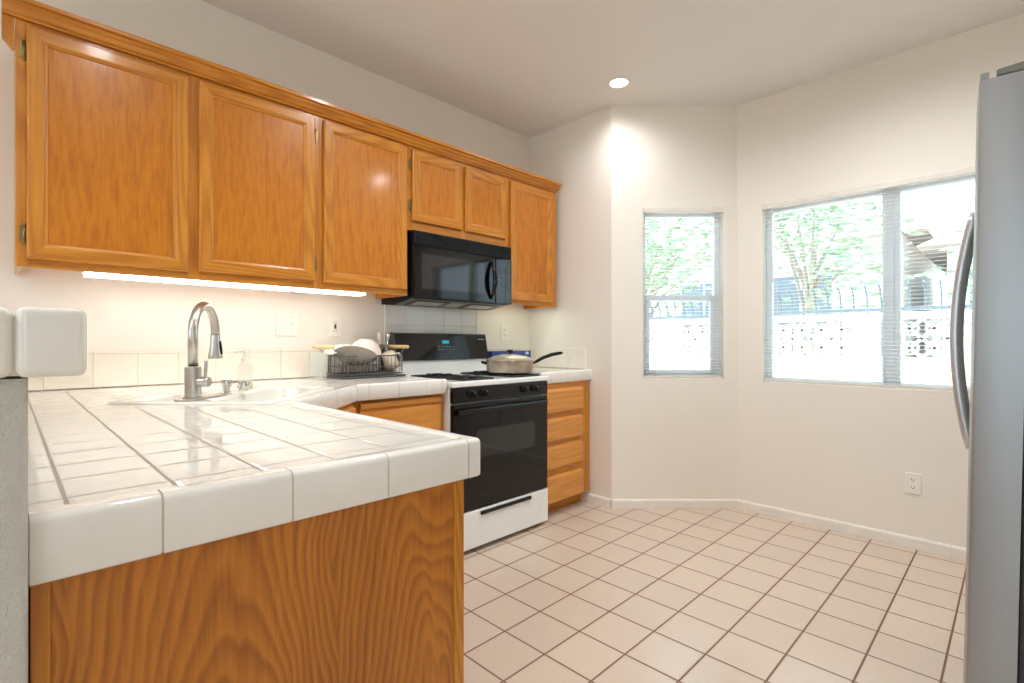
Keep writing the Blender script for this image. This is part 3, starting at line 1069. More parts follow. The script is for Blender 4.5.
# rim plate with two bowls, written in (d, -q) coordinates
bowls = [(SD0 + 0.045, SD1 - 0.04, 0.775, 0.965), (SD0 + 0.045, SD1 - 0.04, 1.065, 1.205)]
bm = B()
zr = CT + 0.007
edges = []
def rr(x0, x1, y0, y1, r, z, n=6):
    return [bm.verts.new((x, y, z)) for x, y in rounded_rect(x0, x1, y0, y1, (r,) * 4, n)]
out = rr(SD0 + 0.006, SD1 - 0.006, -SQ1 + 0.006, -SQ0 - 0.006, 0.02, zr)
low = rr(SD0, SD1, -SQ1, -SQ0, 0.024, CT + 0.0006)
for i in range(len(out)):
    j = (i + 1) % len(out)
    bm.faces.new((low[i], low[j], out[j], out[i])).smooth = True
    edges.append(bm.edges.get((out[i], out[j])) or bm.edges.new((out[i], out[j])))
for (x0, x1, y0, y1), dep in zip(bowls, (0.17, 0.13)):
    rings = [rr(x0, x1, y0, y1, 0.04, zr), rr(x0 + 0.006, x1 - 0.006, y0 + 0.006, y1 - 0.006, 0.04, zr - 0.008), rr(x0 + 0.014, x1 - 0.014, y0 + 0.014, y1 - 0.014, 0.045, zr - dep + 0.03), rr(x0 + 0.035, x1 - 0.035, y0 + 0.035, y1 - 0.035, 0.03, zr - dep)]
    for a, b in zip(rings, rings[1:]):
        for i in range(len(a)):
            j = (i + 1) % len(a)
            bm.faces.new((a[i], a[j], b[j], b[i])).smooth = True
    bm.faces.new(rings[-1])
    for i in range(len(rings[0])):
        j = (i + 1) % len(rings[0])
        edges.append(bm.edges.get((rings[0][i], rings[0][j])))
bmesh.ops.triangle_fill(bm, edges=edges, use_beauty=True)
part('basin', sbox_to_world(bm), PORCELAIN, t, smooth=50)
for (x0, x1, y0, y1), dep in zip(bowls, (0.17, 0.13)):
    bm = B(); lathe(bm, [(0.0, 0.002), (0.030, 0.002), (0.040, 0.004), (0.044, 0.0015), (0.044, 0.0)], ((x0 + x1) / 2, (y0 + y1) / 2, zr - dep + 0.0005), 24)
    part('drain', sbox_to_world(bm), CHROME, t)

# faucet
FB = sk(1.605, -1.014, zr)
FT = sk(1.825, -1.072, 0)
t = thing('kitchen_faucet', tuple(FB), 'brushed nickel gooseneck pull-down faucet beside the sink', 'faucet')
bm = B()
dirv = (sk(1, 0)).normalized()
p0, p1 = sk(1.575, -1.020), sk(1.735, -1.010)
ax = (p1 - p0).normalized(); nx = Vector((-ax.y, ax.x, 0))
pts = []
for k in range(9):
    a = PI / 2 + PI * k / 8
    pts.append(p0 + ax * 0.028 * math.cos(a) + nx * 0.028 * math.sin(a))
for k in range(9):
    a = -PI / 2 + PI * k / 8
    pts.append(p1 + ax * 0.028 * math.cos(a) + nx * 0.028 * math.sin(a))
prism(bm, [(p.x, p.y) for p in pts], zr + 0.0004, zr + 0.007, 0.0015)
part('deck_plate', bm, NICKEL, t)
bm = B(); lathe(bm, [(0.027, 0.007), (0.027, 0.011), (0.0235, 0.014), (0.0235, 0.100), (0.022, 0.106), (0.016, 0.108)], FB, 32); part('body', bm, NICKEL, t, smooth=40)
reach = (Vector((FT.x, FT.y, 0)) - Vector((FB.x, FB.y, 0)))
R = reach.length / 2
rd = reach.normalized()
zs = 1.148
pts = [Vector((FB.x, FB.y, zr + 0.105)), Vector((FB.x, FB.y, zs))]
for k in range(1, 17):
    a = PI - PI * k / 16
    pts.append(Vector((FB.x, FB.y, zs)) + rd * (R + R * math.cos(a)) + Vector((0, 0, 0.096 * math.sin(a))))
end = pts[-1] + Vector((0, 0, -0.002))
bm = B(); tube(bm, pts, 0.0145, 20); part('spout', bm, NICKEL, t)
bm = B(); lathe(bm, [(0.0150, 0.0), (0.0158, -0.004), (0.0158, -0.022), (0.018, -0.045), (0.0225, -0.072), (0.0235, -0.080), (0.022, -0.086), (0.0, -0.086)], end + Vector((0, 0, 0.001)), 24)
h = part('spray_head', bm, NICKEL, t, smooth=50)
side = sk(0, 1).normalized()
bm = B(); c = end + side * 0.020 + Vector((0, 0, -0.050))
tube(bm, [c + Vector((0, 0, 0.028)) - side * 0.003, c, c + Vector((0, 0, -0.020)) + side * 0.003], [0.004, 0.0052, 0.004], 8); part('button', bm, BLACKM, h)
bm = B(); hc = FB + Vector((0, 0, 0.058))
lathe(bm, [(0.0165, 0.020), (0.0165, 0.048), (0.014, 0.052), (0.0, 0.052)], hc, 20, ax=side); 
tube(bm, [hc + side * 0.038, hc + side * 0.040 + Vector((0, 0, 0.03)), hc + side * 0.042 + Vector((0, 0, 0.066))], [0.0055, 0.005, 0.0045], 10)
part('lever', bm, NICKEL, t, smooth=50)

# soap dispenser
D0 = sk(1.790, -1.012, zr)
t = thing('soap_dispenser', tuple(D0), 'small chrome soap dispenser with a side nozzle beside the faucet', 'soap dispenser')
bm = B(); lathe(bm, [(0.017, 0.0), (0.017, 0.004), (0.011, 0.008), (0.012, 0.022), (0.017, 0.030), (0.016, 0.036), (0.019, 0.046), (0.017, 0.050), (0.0, 0.050)], D0 + Vector((0, 0, 0.0004)), 20); part('pump_body', bm, CHROME, t, smooth=50)
bm = B()
n1 = D0 + Vector((0, 0, 0.040)) + side * 0.018 
n2 = n1 + side * 0.030 + rd * 0.01
tube(bm, [D0 + Vector((0, 0, 0.041)) + side * 0.012, n2], 0.0042, 10)
lathe(bm, [(0.0, 0.006), (0.015, 0.006), (0.0165, 0.002), (0.0165, -0.026), (0.014, -0.030), (0.0, -0.030)], n2 + side * 0.012, 20)
part('nozzle', bm, CHROME, t, smooth=50)

# clear soap bottle
def glassy(name, tint, rough=0.05, alpha=0.35):
    m = NT(name)
    tr = m.n('BsdfTransparent'); tr.inputs[0].default_value = (0.98, 0.99, 0.98, 1)
    mx = m.n('MixShader'); mx.inputs[0].default_value = alpha
    m.set(lin(*tint), rough, 0, 0.5)
    m.l(tr.outputs[0], mx.inputs[1]); m.l(m.b.outputs[0], mx.inputs[2]); m.l(mx.outputs[0], m.out.inputs[0])
    return m.m
BOT = glassy('clear soap bottle', (240, 240, 232), 0.1, 0.28)
SOAP = glassy('pale yellow soap', (236, 236, 190), 0.2, 0.55)
CUP = glassy('clear ribbed glass', (236, 238, 236), 0.06, 0.14)
p = sk(2.005, -1.060, zr + 0.0006)
t = thing('soap_bottle', tuple(p), 'clear plastic hand soap bottle with a white pump behind the sink', 'bottle')
bm = B(); lathe(bm, [(0.0, 0.0), (0.026, 0.0), (0.029, 0.004), (0.029, 0.070), (0.026, 0.088), (0.014, 0.104), (0.012, 0.112)], p, 24); part('bottle', bm, BOT, t, smooth=40)
bm = B(); lathe(bm, [(0.0, 0.002), (0.0272, 0.002), (0.0272, 0.030), (0.0, 0.030)], p, 24); part('soap', bm, SOAP, t)
bm = B(); lathe(bm, [(0.0135, 0.108), (0.0135, 0.122), (0.005, 0.124), (0.005, 0.142), (0.012, 0.144), (0.012, 0.152), (0.0, 0.154)], p, 20)
tube(bm, [p + Vector((0, 0, 0.148)), p + Vector((-0.030, -0.004, 0.148)), p + Vector((-0.036, -0.005, 0.141))], 0.0048, 8)
part('pump', bm, WPLAST, t, smooth=40)

# sponge on the sink rim
p = sk(1.700, -1.135, 0)
# ------------------------------------------------------------ wall plates
def plate(p, nrm, w, hgt, label, kind, gangs=1):
    """p: centre on the wall, nrm: direction into the room"""
    t = thing('outlet' if kind == 'outlet' else 'light_switch', tuple(p), label, 'outlet' if kind == 'outlet' else 'switch', 'white wall plates')
    M = Matrix.Translation(p) @ Matrix.Rotation(math.atan2(nrm[1], nrm[0]) + PI / 2, 4, 'Z')   # local -y into the room
    def add(name, bm, m, par, smooth=None):
        bmesh.ops.transform(bm, matrix=M, verts=bm.verts[:])
        return part(name, bm, m, par, smooth=smooth)
    bm = B(); box(bm, -w / 2, w / 2, -0.006, 0.0, -hgt / 2, hgt / 2, 0.0028, 3); add('plate', bm, WPLAST, t)
    for gi in range(gangs):
        gx = (gi - (gangs - 1) / 2) * 0.046
        if kind == 'outlet':
            for s in (-1, 1):
                bm = B(); prism(bm, rounded_rect(-0.0165, 0.0165, -0.0135, 0.0135, (0.008,) * 4, 4), 0, 0.002)
                bmesh.ops.transform(bm, matrix=Matrix.Translation((gx, -0.006, s * 0.0195)) @ Matrix.Rotation(PI / 2, 4, 'X'), verts=bm.verts[:])
                r = add('receptacle', bm, WPLAST, t)
                bm = B()
                for sx, hh in ((-0.0065, 0.0095), (0.0065, 0.0075)):
                    box(bm, gx + sx - 0.0013, gx + sx + 0.0013, -0.0086, -0.0075, s * 0.0195 - hh / 2 + 0.003, s * 0.0195 + hh / 2 + 0.003)
                box(bm, gx - 0.0024, gx + 0.0024, -0.0086, -0.0075, s * 0.0195 - 0.0095, s * 0.0195 - 0.005, 0.001)
                add('slot', bm, SLOT, r)
        elif kind == 'decor':
            bm = B(); box(bm, gx - 0.0165, gx + 0.0165, -0.009, -0.0055, -0.033, 0.033, 0.001); add('insert', bm, WPLAST, t)
            bm = B(); box(bm, gx - 0.006, gx + 0.006, -0.0105, -0.0085, -0.013, 0.013, 0.001); add('test_button', bm, SLOT, t)
            for s in (-1, 1):
                bm = B()
                box(bm, gx - 0.007, gx - 0.0045, -0.0096, -0.0088, s * 0.0225 - 0.004, s * 0.0225 + 0.004)
                add('slot', bm, SLOT, t)
                bm = B(); box(bm, gx + 0.0045, gx + 0.007, -0.0096, -0.0088, s * 0.0225 - 0.0035, s * 0.0225 + 0.0035)
                add('slot', bm, SLOT, t)
        else:
            bm = B(); box(bm, gx - 0.0055, gx + 0.0055, -0.008, -0.0055, -0.013, 0.013, 0.001); add('toggle_slot', bm, WPLAST, t)
            bm = B(); box(bm, gx - 0.0042, gx + 0.0042, -0.017, -0.006, -0.002, 0.010, 0.0015); add('toggle', bm, WPLAST, t)
            for s in (-1, 1):
                bm = B()
                lathe(bm, [(0.0035, 0.0), (0.003, 0.001), (0.0, 0.0012)], (gx, -0.006, s * 0.042), 10, ax=(0, -1, 0))
                add('screw', bm, NICKEL, t)
    return t
plate(Vector((1.036, WB, 1.212)), (0, -1), 0.118, 0.118, 'wide white two-gang switch plate on the back wall above the sink', 'switch', 2)
plate(Vector((1.296, WB, 1.208)), (0, -1), 0.073, 0.117, 'white outlet with a dark test button above the dish rack', 'decor')
plate(Vector((2.615, WB, 1.192)), (0, -1), 0.073, 0.117, 'white outlet on the back wall right of the range', 'outlet')
plate(Vector((RX, 0.402, 0.352)), (-1, 0), 0.072, 0.115, 'white outlet low on the right wall under the wide window', 'outlet')

# ------------------------------------------------------------ gas range
RX0, RX1 = 1.612, 2.354
t = thing('gas_range', (2.004, 2.36, 0), 'white and black gas range between the base cabinets', 'range')
bm = B(); box(bm, RX0, RX1, 2.072, 2.682, 0.030, 0.884, 0.002); part('body', bm, WENAMEL, t)
bm = B()
box(bm, RX0 - 0.002, RX1 + 0.002, 2.036, 2.600, 0.8845, 0.915, 0.008, 3)
part('cooktop', bm, WENAMEL, t)
bm = B()
prism(bm, [(2.044, 0.802), (2.0715, 0.802), (2.0715, 0.8840), (2.052, 0.8840), (2.044, 0.878)], RX0 + 0.006, RX1 - 0.002, 0.002)
bmesh.ops.transform(bm, matrix=Matrix(((0, 0, 1, 0), (1, 0, 0, 0), (0, 1, 0, 0), (0, 0, 0, 1))), verts=bm.verts[:])
part('control_panel', bm, BLACKG, t)
for kx in (1.737, 1.826, 2.142, 2.230):
    bm = B(); lathe(bm, [(0.023, 0.0005), (0.023, 0.004), (0.019, 0.007), (0.0175, 0.020), (0.015, 0.023), (0.0, 0.024)], (kx, 2.044, 0.846), 24, ax=(0, -1, 0))
    k = part('knob', bm, BLACKM, t, smooth=40)
    bm = B(); box(bm, kx - 0.003, kx + 0.003, 2.013, 2.024, 0.829, 0.863, 0.001); part('grip', bm, BLACKM, k)
    bm = B(); box(bm, kx - 0.001, kx + 0.001, 2.0124, 2.0128, 0.853, 0.861); part('mark', bm, WPLAST, k)
# oven door
bm = B(); box(bm, RX0 + 0.006, RX1 - 0.004, 2.042, 2.0715, 0.230, 0.796, 0.004, 2); od = part('oven_door', bm, BLACKG, t)
WING = plain('smoky oven glass', (30, 30, 31), 0.05, spec=0.7)
bm = B(); prism(bm, rounded_rect(1.775, 2.235, 0.500, 0.650, (0.03,) * 4, 5), 0, 0.0012)
bmesh.ops.transform(bm, matrix=Matrix.Translation((0, 2.0418, 0)) @ Matrix.Rotation(PI / 2, 4, 'X'), verts=bm.verts[:])
part('window', bm, WING, od)
bm = B()
hz = 0.757
prism(bm, rounded_rect(2.020, 2.037, hz - 0.016, hz + 0.016, (0.011,) * 4, 4), RX0 + 0.022, RX1 - 0.028)
bmesh.ops.transform(bm, matrix=Matrix(((0, 0, 1, 0), (1, 0, 0, 0), (0, 1, 0, 0), (0, 0, 0, 1))), verts=bm.verts[:])
for hx in (RX0 + 0.045, RX1 - 0.05):
    box(bm, hx - 0.014, hx + 0.014, 2.030, 2.0425, hz - 0.012, hz + 0.012, 0.003)
part('handle', bm, BLACKG, od, smooth=40)
# storage drawer
bm = B(); box(bm, RX0 + 0.002, RX1, 2.040, 2.0715, 0.026, 0.224, 0.006, 3); dr = part('drawer', bm, WENAMEL, t)
bm = B(); box(bm, 1.798, 2.192, 2.028, 2.0405, 0.194, 0.214, 0.004, 2); part('handle', bm, BLACKG, dr)
for fx in (RX0 + 0.05, RX1 - 0.05):
    for fy in (2.10, 2.64):
        bm = B(); lathe(bm, [(0.0, 0.0), (0.018, 0.0), (0.018, 0.012), (0.010, 0.014), (0.010, 0.030)], (fx, fy, 0.0005), 16); part('leveling_foot', bm, BLACKM, t)
# backguard
def yz_prism(bm, poly, x0, x1, bev=0.0):
    prism(bm, poly, x0, x1, bev)
    bmesh.ops.transform(bm, matrix=Matrix(((0, 0, 1, 0), (1, 0, 0, 0), (0, 1, 0, 0), (0, 0, 0, 1))), verts=bm.verts[:])
bm = B(); yz_prism(bm, [(2.601, 0.886), (2.683, 0.886), (2.683, 1.0085), (2.601, 1.0085)], RX0 + 0.004, RX1 - 0.004, 0.003); bgp = part('backguard', bm, WENAMEL, t)
bm = B(); yz_prism(bm, [(2.585, 1.009), (2.683, 1.009), (2.683, 1.170), (2.640, 1.178), (2.622, 1.174)], RX0 + 0.0175, RX1 + 0.004, 0.003); con = part('console', bm, BLACKG, t)
bm = B(); yz_prism(bm, [(2.582, 1.009), (2.683, 1.009), (2.683, 1.172), (2.640, 1.180), (2.619, 1.176)], RX0 + 0.001, RX0 + 0.0168, 0.003); part('end_cap', bm, GREYP, con)
def on_console(x0, x1, z0, z1, off):
    sl = (2.622 - 2.585) / (1.174 - 1.0165)
    bm = B()
    y = lambda z: 2.585 + (z - 1.0165) * sl - off
    vs = [(x0, y(z0), z0), (x1, y(z0), z0), (x1, y(z1), z1), (x0, y(z1), z1)]
    a = [bm.verts.new(v) for v in vs]
    b = [bm.verts.new((v[0], v[1] + 0.002, v[2])) for v in vs]
    bm.faces.new(a); bm.faces.new(b[::-1])
    for i in range(4):
        bm.faces.new((a[i], a[(i + 1) % 4], b[(i + 1) % 4], b[i]))
    return bm
kp = part('keypad', on_console(1.925, 2.085, 1.058, 1.140, 0.0008), plain('keypad face', (26, 30, 34), 0.15), con)
part('clock_display', on_console(1.975, 2.028, 1.112, 1.132, 0.0016), emit('cyan display', (60, 190, 215), 0.7), kp)
bm = B()
for i, z in enumerate((1.070, 1.090)):
    for k in range(5):
        b2 = on_console(1.935 + k * 0.029, 1.953 + k * 0.029, z, z + 0.007, 0.0016)
        me = bpy.data.meshes.new('tmp'); b2.to_mesh(me); b2.free(); bm.from_mesh(me); bpy.data.meshes.remove(me)
part('keys', bm, plain('grey key', (96, 104, 110), 0.3), kp)
part('badge', on_console(2.285, 2.335, 1.138, 1.143, 0.0010), plain('badge print', (190, 190, 190), 0.3), con)
# burners and grates
for gx in (1.815, 2.195):
    for gy in (2.185, 2.445):
        bm = B(); lathe(bm, [(0.062, 0.0), (0.060, 0.005), (0.040, 0.007), (0.036, 0.016), (0.030, 0.020), (0.0, 0.021)], (gx, gy, 0.9152), 28); b_ = part('burner', bm, BLACKM, t, smooth=40)
        bm = B()
        hw = 0.108
        zg = 0.926
        ring = [(gx - hw, gy - hw, zg - 0.006), (gx + hw, gy - hw, zg - 0.006), (gx + hw, gy + hw, zg - 0.006), (gx - hw, gy + hw, zg - 0.006)]
        tube(bm, ring, 0.0055, 6, closed=True)
        for sx, sy in ((1, 0), (-1, 0), (0, 1), (0, -1)):
            tube(bm, [(gx + sx * hw, gy + sy * hw, zg - 0.006), (gx + sx * hw * 0.9, gy + sy * hw * 0.9, zg), (gx + sx * 0.022, gy + sy * 0.022, zg)], 0.006, 6)
        for q in ring:
            tube(bm, [q, (q[0], q[1], 0.9155)], 0.006, 6)
        part('grate', bm, IRON, t)

# ------------------------------------------------------------ covered sauté pan on the right front burner
PC = Vector((2.222, 2.240, 0.9326))
t = thing('saute_pan', tuple(PC), 'wide lidded metal pan with a long black handle on the range', 'pan')
PANM = metal('worn pan metal', (168, 154, 134), 0.30)
PANM2 = NT('tan stained pan metal')
v = PANM2.coord()
PANM2.set(PANM2.ramp(PANM2.noise(v, 11, 4, 0.6), (0.35, lin(186, 180, 160)), (0.65, lin(150, 122, 98))), 0.34, 0.5)
bm = B(); lathe(bm, [(0.0, 0.0), (0.125, 0.0), (0.136, 0.004), (0.142, 0.014), (0.145, 0.070), (0.149, 0.073), (0.149, 0.076), (0.142, 0.076), (0.139, 0.012), (0.0, 0.008)], PC, 48); part('pan_body', bm, PANM2.m, t, smooth=35)
bm = B(); lathe(bm, [(0.150, 0.0765), (0.150, 0.081), (0.140, 0.086), (0.100, 0.101), (0.050, 0.111), (0.014, 0.114), (0.0, 0.114)], PC, 48); ld = part('lid', bm, plain('lid metal', (196, 190, 174), 0.28, 0.55), t, smooth=35)
bm = B(); lathe(bm, [(0.010, 0.1142), (0.008, 0.122), (0.016, 0.128), (0.020, 0.136), (0.016, 0.141), (0.0, 0.142)], PC, 20); part('lid_knob', bm, BLACKM, ld, smooth=40)
hd = Vector((0.86, -0.40, 0)).normalized()
a0 = PC + hd * 0.146 + Vector((0, 0, 0.052))
bm = B(); tube(bm, [a0, a0 + hd * 0.035 + Vector((0, 0, 0.014))], [0.008, 0.008], 10); tube(bm, [a0 + hd * 0.030 + Vector((0, 0, 0.012)), a0 + hd * 0.08 + Vector((0, 0, 0.038)), a0 + hd * 0.14 + Vector((0, 0, 0.057)), a0 + hd * 0.20 + Vector((0, 0, 0.066)), a0 + hd * 0.215 + Vector((0, 0, 0.067))], [0.010, 0.011, 0.012, 0.011, 0.006], 10); part('handle', bm, BLACKM, t)
hl = Vector((-0.707, 0.707, 0)); hp = Vector((0.707, 0.707, 0))
a0 = PC + hl * 0.146 + Vector((0, 0, 0.056))
bm = B(); tube(bm, [a0 - hp * 0.035, a0 - hp * 0.035 + hl * 0.028 + Vector((0, 0, 0.008)), a0 + hp * 0.035 + hl * 0.028 + Vector((0, 0, 0.008)), a0 + hp * 0.035], 0.007, 8); part('helper_handle', bm, BLACKM, t)

# blue and white flat box behind the pan
bm = B()
box(bm, 2.392, 2.79, 2.590, 2.640, CT + 0.0006, CT + 0.128, 0.004, 2)
BLUE = NT('blue box print')
v = BLUE.coord(scale=(10, 1, 16))
ck = BLUE.n('TexVoronoi'); BLUE.l(v, ck.inputs['Vector']); ck.inputs['Scale'].default_value = 1.6
BLUE.set(BLUE.ramp(ck.outputs['Distance'], (0.20, lin(205, 215, 232)), (0.34, lin(58, 84, 150)), (0.8, lin(40, 62, 128))), 0.4)
single('packaging_box', bm, BLUE.m, (2.596, 2.615, CT), 'long blue and white printed box behind the lidded pan', 'box')

# ------------------------------------------------------------ microwave over the range
MX0, MX1, MYF, MZ0, MZ1 = 1.582, 2.342, 2.345, 1.366, 1.7405
t = thing('microwave', (1.95, 2.52, MZ0), 'black over-the-range microwave under the short cabinet', 'microwave')
bm = B(); yz_prism(bm, [(2.372, 1.366), (2.560, 1.338), (WB - 0.013, 1.345), (WB - 0.013, MZ1), (2.372, MZ1)], MX0, MX1, 0.002); body = part('body', bm, BLACKM, t)
bm = B(); box(bm, MX0, MX1, MYF + 0.004, 2.3715, 1.662, MZ1, 0.004)
gr = part('vent_grille', bm, BLACKM, t)
bm = B()
for k in range(5):
    z = 1.674 + k * 0.0125
    box(bm, MX0 + 0.02, MX1 - 0.02, MYF - 0.001, MYF + 0.0045, z, z + 0.005, 0.001, 1)
part('louvres', bm, BLACKM, gr)
bm = B(); box(bm, MX0, 2.196, MYF, 2.3715, MZ0 + 0.001, 1.6605, 0.006, 3); dr = part('door', bm, BLACKG, t)
bm = B(); box(bm, MX0 + 0.05, 2.10, MYF - 0.0008, MYF + 0.001, MZ0 + 0.055, 1.615); part('window', bm, WING, dr)
bm = B()
pts = []
for k in range(9):
    s = k / 8
    pts.append((2.158, MYF - 0.006 - 0.034 * math.sin(PI * s), 1.395 + 0.232 * s))
tube(bm, pts, [0.009, 0.011, 0.0135, 0.015, 0.0155, 0.015, 0.0135, 0.011, 0.009], 12); part('handle', bm, BLACKG, dr)
bm = B(); box(bm, 2.1985, MX1, MYF + 0.001, 2.3715, MZ0 + 0.001, 1.6605, 0.005, 3); cp_ = part('control_panel', bm, BLACKG, t)
bm = B()
for r in range(6):
    for k in range(3):
        box(bm, 2.222 + k * 0.034, 2.222 + k * 0.034 + 0.013, MYF + 0.0002, MYF + 0.0012, 1.405 + r * 0.028, 1.411 + r * 0.028)
part('keypad', bm, plain('keypad print', (96, 102, 106), 0.4), cp_)
bm = B(); box(bm, 2.218, 2.318, MYF + 0.0002, MYF + 0.0012, 1.60, 1.635); part('clock_display', bm, plain('dark display', (14, 26, 30), 0.1), cp_)
def under(x0, x1, f0, f1, th=0.004):
    y = lambda f: 2.38 + f * 0.17
    z = lambda f: 1.366 - (y(f) - 2.372) * (0.028 / 0.188)
    bm = B()
    vs = [(x0, f0), (x1, f0), (x1, f1), (x0, f1)]
    a = [bm.verts.new((x, y(f), z(f) - 0.0006)) for x, f in vs]
    b = [bm.verts.new((x, y(f), z(f) - th)) for x, f in vs]
    bm.faces.new(a); bm.faces.new(b[::-1])
    for i in range(4):
        bm.faces.new((a[i], a[(i + 1) % 4], b[(i + 1) % 4], b[i]))
    return bm
part('bottom_plate', under(MX0 + 0.01, MX1 - 0.01, 0.0, 1.0, 0.0015), plain('grey sheet metal', (120, 118, 112), 0.35, 0.6), t)
for a, b in ((MX0 + 0.06, MX0 + 0.30), (MX1 - 0.30, MX1 - 0.06)):
    f = part('grease_filter', under(a, b, 0.15, 0.9, 0.0045), plain('filter frame', (40, 40, 40), 0.4), t)
    part('mesh', under(a + 0.025, b - 0.025, 0.28, 0.78, 0.0052), plain('filter mesh', (190, 188, 180), 0.35, 0.5), f)
part('lamp_lens', under(MX0 + 0.33, MX1 - 0.33, 0.3, 0.7, 0.004), plain('lamp lens', (170, 168, 156), 0.3), t)

# ------------------------------------------------------------ dish rack and what stands in it
RK0, RK1, RKY0, RKY1 = 1.200, 1.580, 2.410, 2.640
t = thing('dish_rack', (1.41, 2.545, CT), 'dark grey wire dish rack with pale wooden handles on the counter', 'dish rack')
bm = B()
ch = 0.035
poly = [(RK0 + ch, RKY0), (RK1 - 0.01, RKY0), (RK1, RKY0 + 0.01), (RK1, RKY1), (RK0, RKY1), (RK0, RKY0 + ch)]
prism(bm, poly, CT + 0.0008, CT + 0.012, 0.003)
tray = part('drip_tray', bm, GREYP, t)
bm = B()
cx0, cx1, cy0, cy1 = RK0 + 0.018, RK1 - 0.018, RKY0 + 0.018, RKY1 - 0.012
zt, zb = CT + 0.118, CT + 0.022
def loop(z, ins=0.0):
    return [(cx0 + ins + 0.02, cy0 + ins, z), (cx1 - ins, cy0 + ins, z), (cx1 - ins, cy1 - ins, z), (cx0 + ins, cy1 - ins, z), (cx0 + ins, cy0 + ins + 0.02, z)]
tube(bm, loop(zt), 0.0038, 8, closed=True)
tube(bm, loop(zb), 0.0028, 8, closed=True)
tube(bm, loop(CT + 0.060), 0.0018, 6, closed=True)
part('rails', bm, RACKM, t)
bm = B()
n = 14
for i in range(n + 1):
    x = cx0 + 0.02 + (cx1 - cx0 - 0.02) * i / n
    tube(bm, [(x, cy0, zt), (x, cy0, zb), (x, cy1, zb), (x, cy1, zt)], 0.0015 if i % 4 else 0.0028, 5)
for i in range(1, 7):
    y = cy0 + (cy1 - cy0) * i / 7
    tube(bm, [(cx0, y, zt), (cx0, y, zb), (cx1, y, zb), (cx1, y, zt)], 0.0015, 5)
part('wires', bm, RACKM, t)
bm = B()
for i in range(9):
    x = cx0 + 0.05 + i * 0.024
    tube(bm, [(x, cy0 + 0.05, zb), (x - 0.012, cy0 + 0.06, zb + 0.045), (x - 0.012, cy0 + 0.12, zb + 0.045), (x, cy0 + 0.13, zb)], 0.0017, 5)
part('plate_prongs', bm, RACKM, t)
for x, s in ((RK0 - 0.050, -1), (RK1 + 0.004, 1)):
    xe = cx0 if s < 0 else cx1
    bm = B()
    for y in (RKY0 + 0.03, RKY1 - 0.03):
        tube(bm, [(xe, y, CT + 0.03), (xe, y, zt + 0.012), (x, y, zt + 0.045)], 0.0028, 6)
    br = part('handle_bracket', bm, RACKM, t)
    bm = B(); tube(bm, [(x, RKY0 - 0.008, zt + 0.047), (x, RKY0 + 0.0, zt + 0.047), (x, RKY0 + 0.02, zt + 0.047), (x, RKY1 - 0.02, zt + 0.047), (x, RKY1, zt + 0.047)], [0.006, 0.0095, 0.0105, 0.0105, 0.0095], 12)
    part('wooden_handle', bm, WOOD, t)

GB = plain('grey glazed plate', (150, 143, 132), 0.25, var=0.06)
PINKW = plain('pinkish white glaze', (232, 218, 210), 0.25, var=0.02)
PALEG = plain('pale green white glaze', (222, 230, 220), 0.25, var=0.02)
MUGM = plain('cream mug glaze', (226, 210, 190), 0.3, var=0.05)
def dish(name, prof, c, axis, mat, label, cat, smooth=50, seg=40):
    bm = B(); lathe(bm, prof, c, seg, ax=axis)
    return single(name, bm, mat, tuple(c), label, cat, 'dishes drying in the rack', smooth)
# large grey shallow bowl leaning on its edge, facing the room
dish('shallow_bowl', [(0.0, 0.0), (0.040, 0.0), (0.045, 0.003), (0.085, 0.022), (0.108, 0.040), (0.112, 0.044), (0.109, 0.045), (0.084, 0.027), (0.044, 0.008), (0.0, 0.006)],
     Vector((1.300, 2.478, CT + 0.082)), (0.31, 0.33, 0.89), GB, 'wide grey shallow bowl leaning in the front of the dish rack', 'bowl')
dish('mixing_bowl', [(0.0, 0.0), (0.034, 0.0), (0.038, -0.004), (0.066, -0.022), (0.083, -0.050), (0.089, -0.075), (0.086, -0.076), (0.080, -0.050), (0.064, -0.026), (0.0, -0.008)],
     Vector((1.410, 2.550, CT + 0.206)), (0.06, -0.10, 1), PINKW, 'pinkish white bowl upside down on top of the dish rack', 'bowl')
dish('small_plate', [(0.0, 0.0), (0.040, 0.0), (0.044, 0.004), (0.072, 0.012), (0.078, 0.016), (0.076, 0.018), (0.042, 0.008), (0.0, 0.005)],
     Vector((1.240, 2.575, CT + 0.168)), (0.35, 0.10, -0.93), PALEG, 'pale green white plate upside down at the left end of the dish rack', 'plate')
bmc = Vector((1.528, 2.500, CT + 0.090))
t = thing('mug', tuple(bmc), 'cream mug with a tan rim hanging tilted in the right end of the rack', 'mug', 'dishes drying in the rack')
ax = Vector((-0.42, -0.12, 0.90)).normalized()
bm = B(); lathe(bm, [(0.0, 0.045), (0.033, 0.045), (0.038, 0.040), (0.040, -0.042), (0.038, -0.045), (0.035, -0.042), (0.034, 0.036), (0.0, 0.038)], bmc, 32, ax=ax); part('cup', bm, MUGM, t, smooth=50)
bm = B(); lathe(bm, [(0.0405, -0.034), (0.041, -0.042), (0.038, -0.0465), (0.0345, -0.043)], bmc, 32, ax=ax); part('rim', bm, plain('tan rim', (190, 150, 108), 0.4), t, smooth=50)
u, w_ = frame_of(ax)
hdir = Vector((0.80, -0.55, 0.25)); hdir = (hdir - ax * hdir.dot(ax)).normalized()
bm = B(); tube(bm, [bmc + ax * 0.028 + hdir * 0.037, bmc + ax * 0.026 + hdir * 0.058, bmc + hdir * 0.064, bmc - ax * 0.026 + hdir * 0.056, bmc - ax * 0.028 + hdir * 0.037], 0.005, 8); part('handle', bm, MUGM, t)
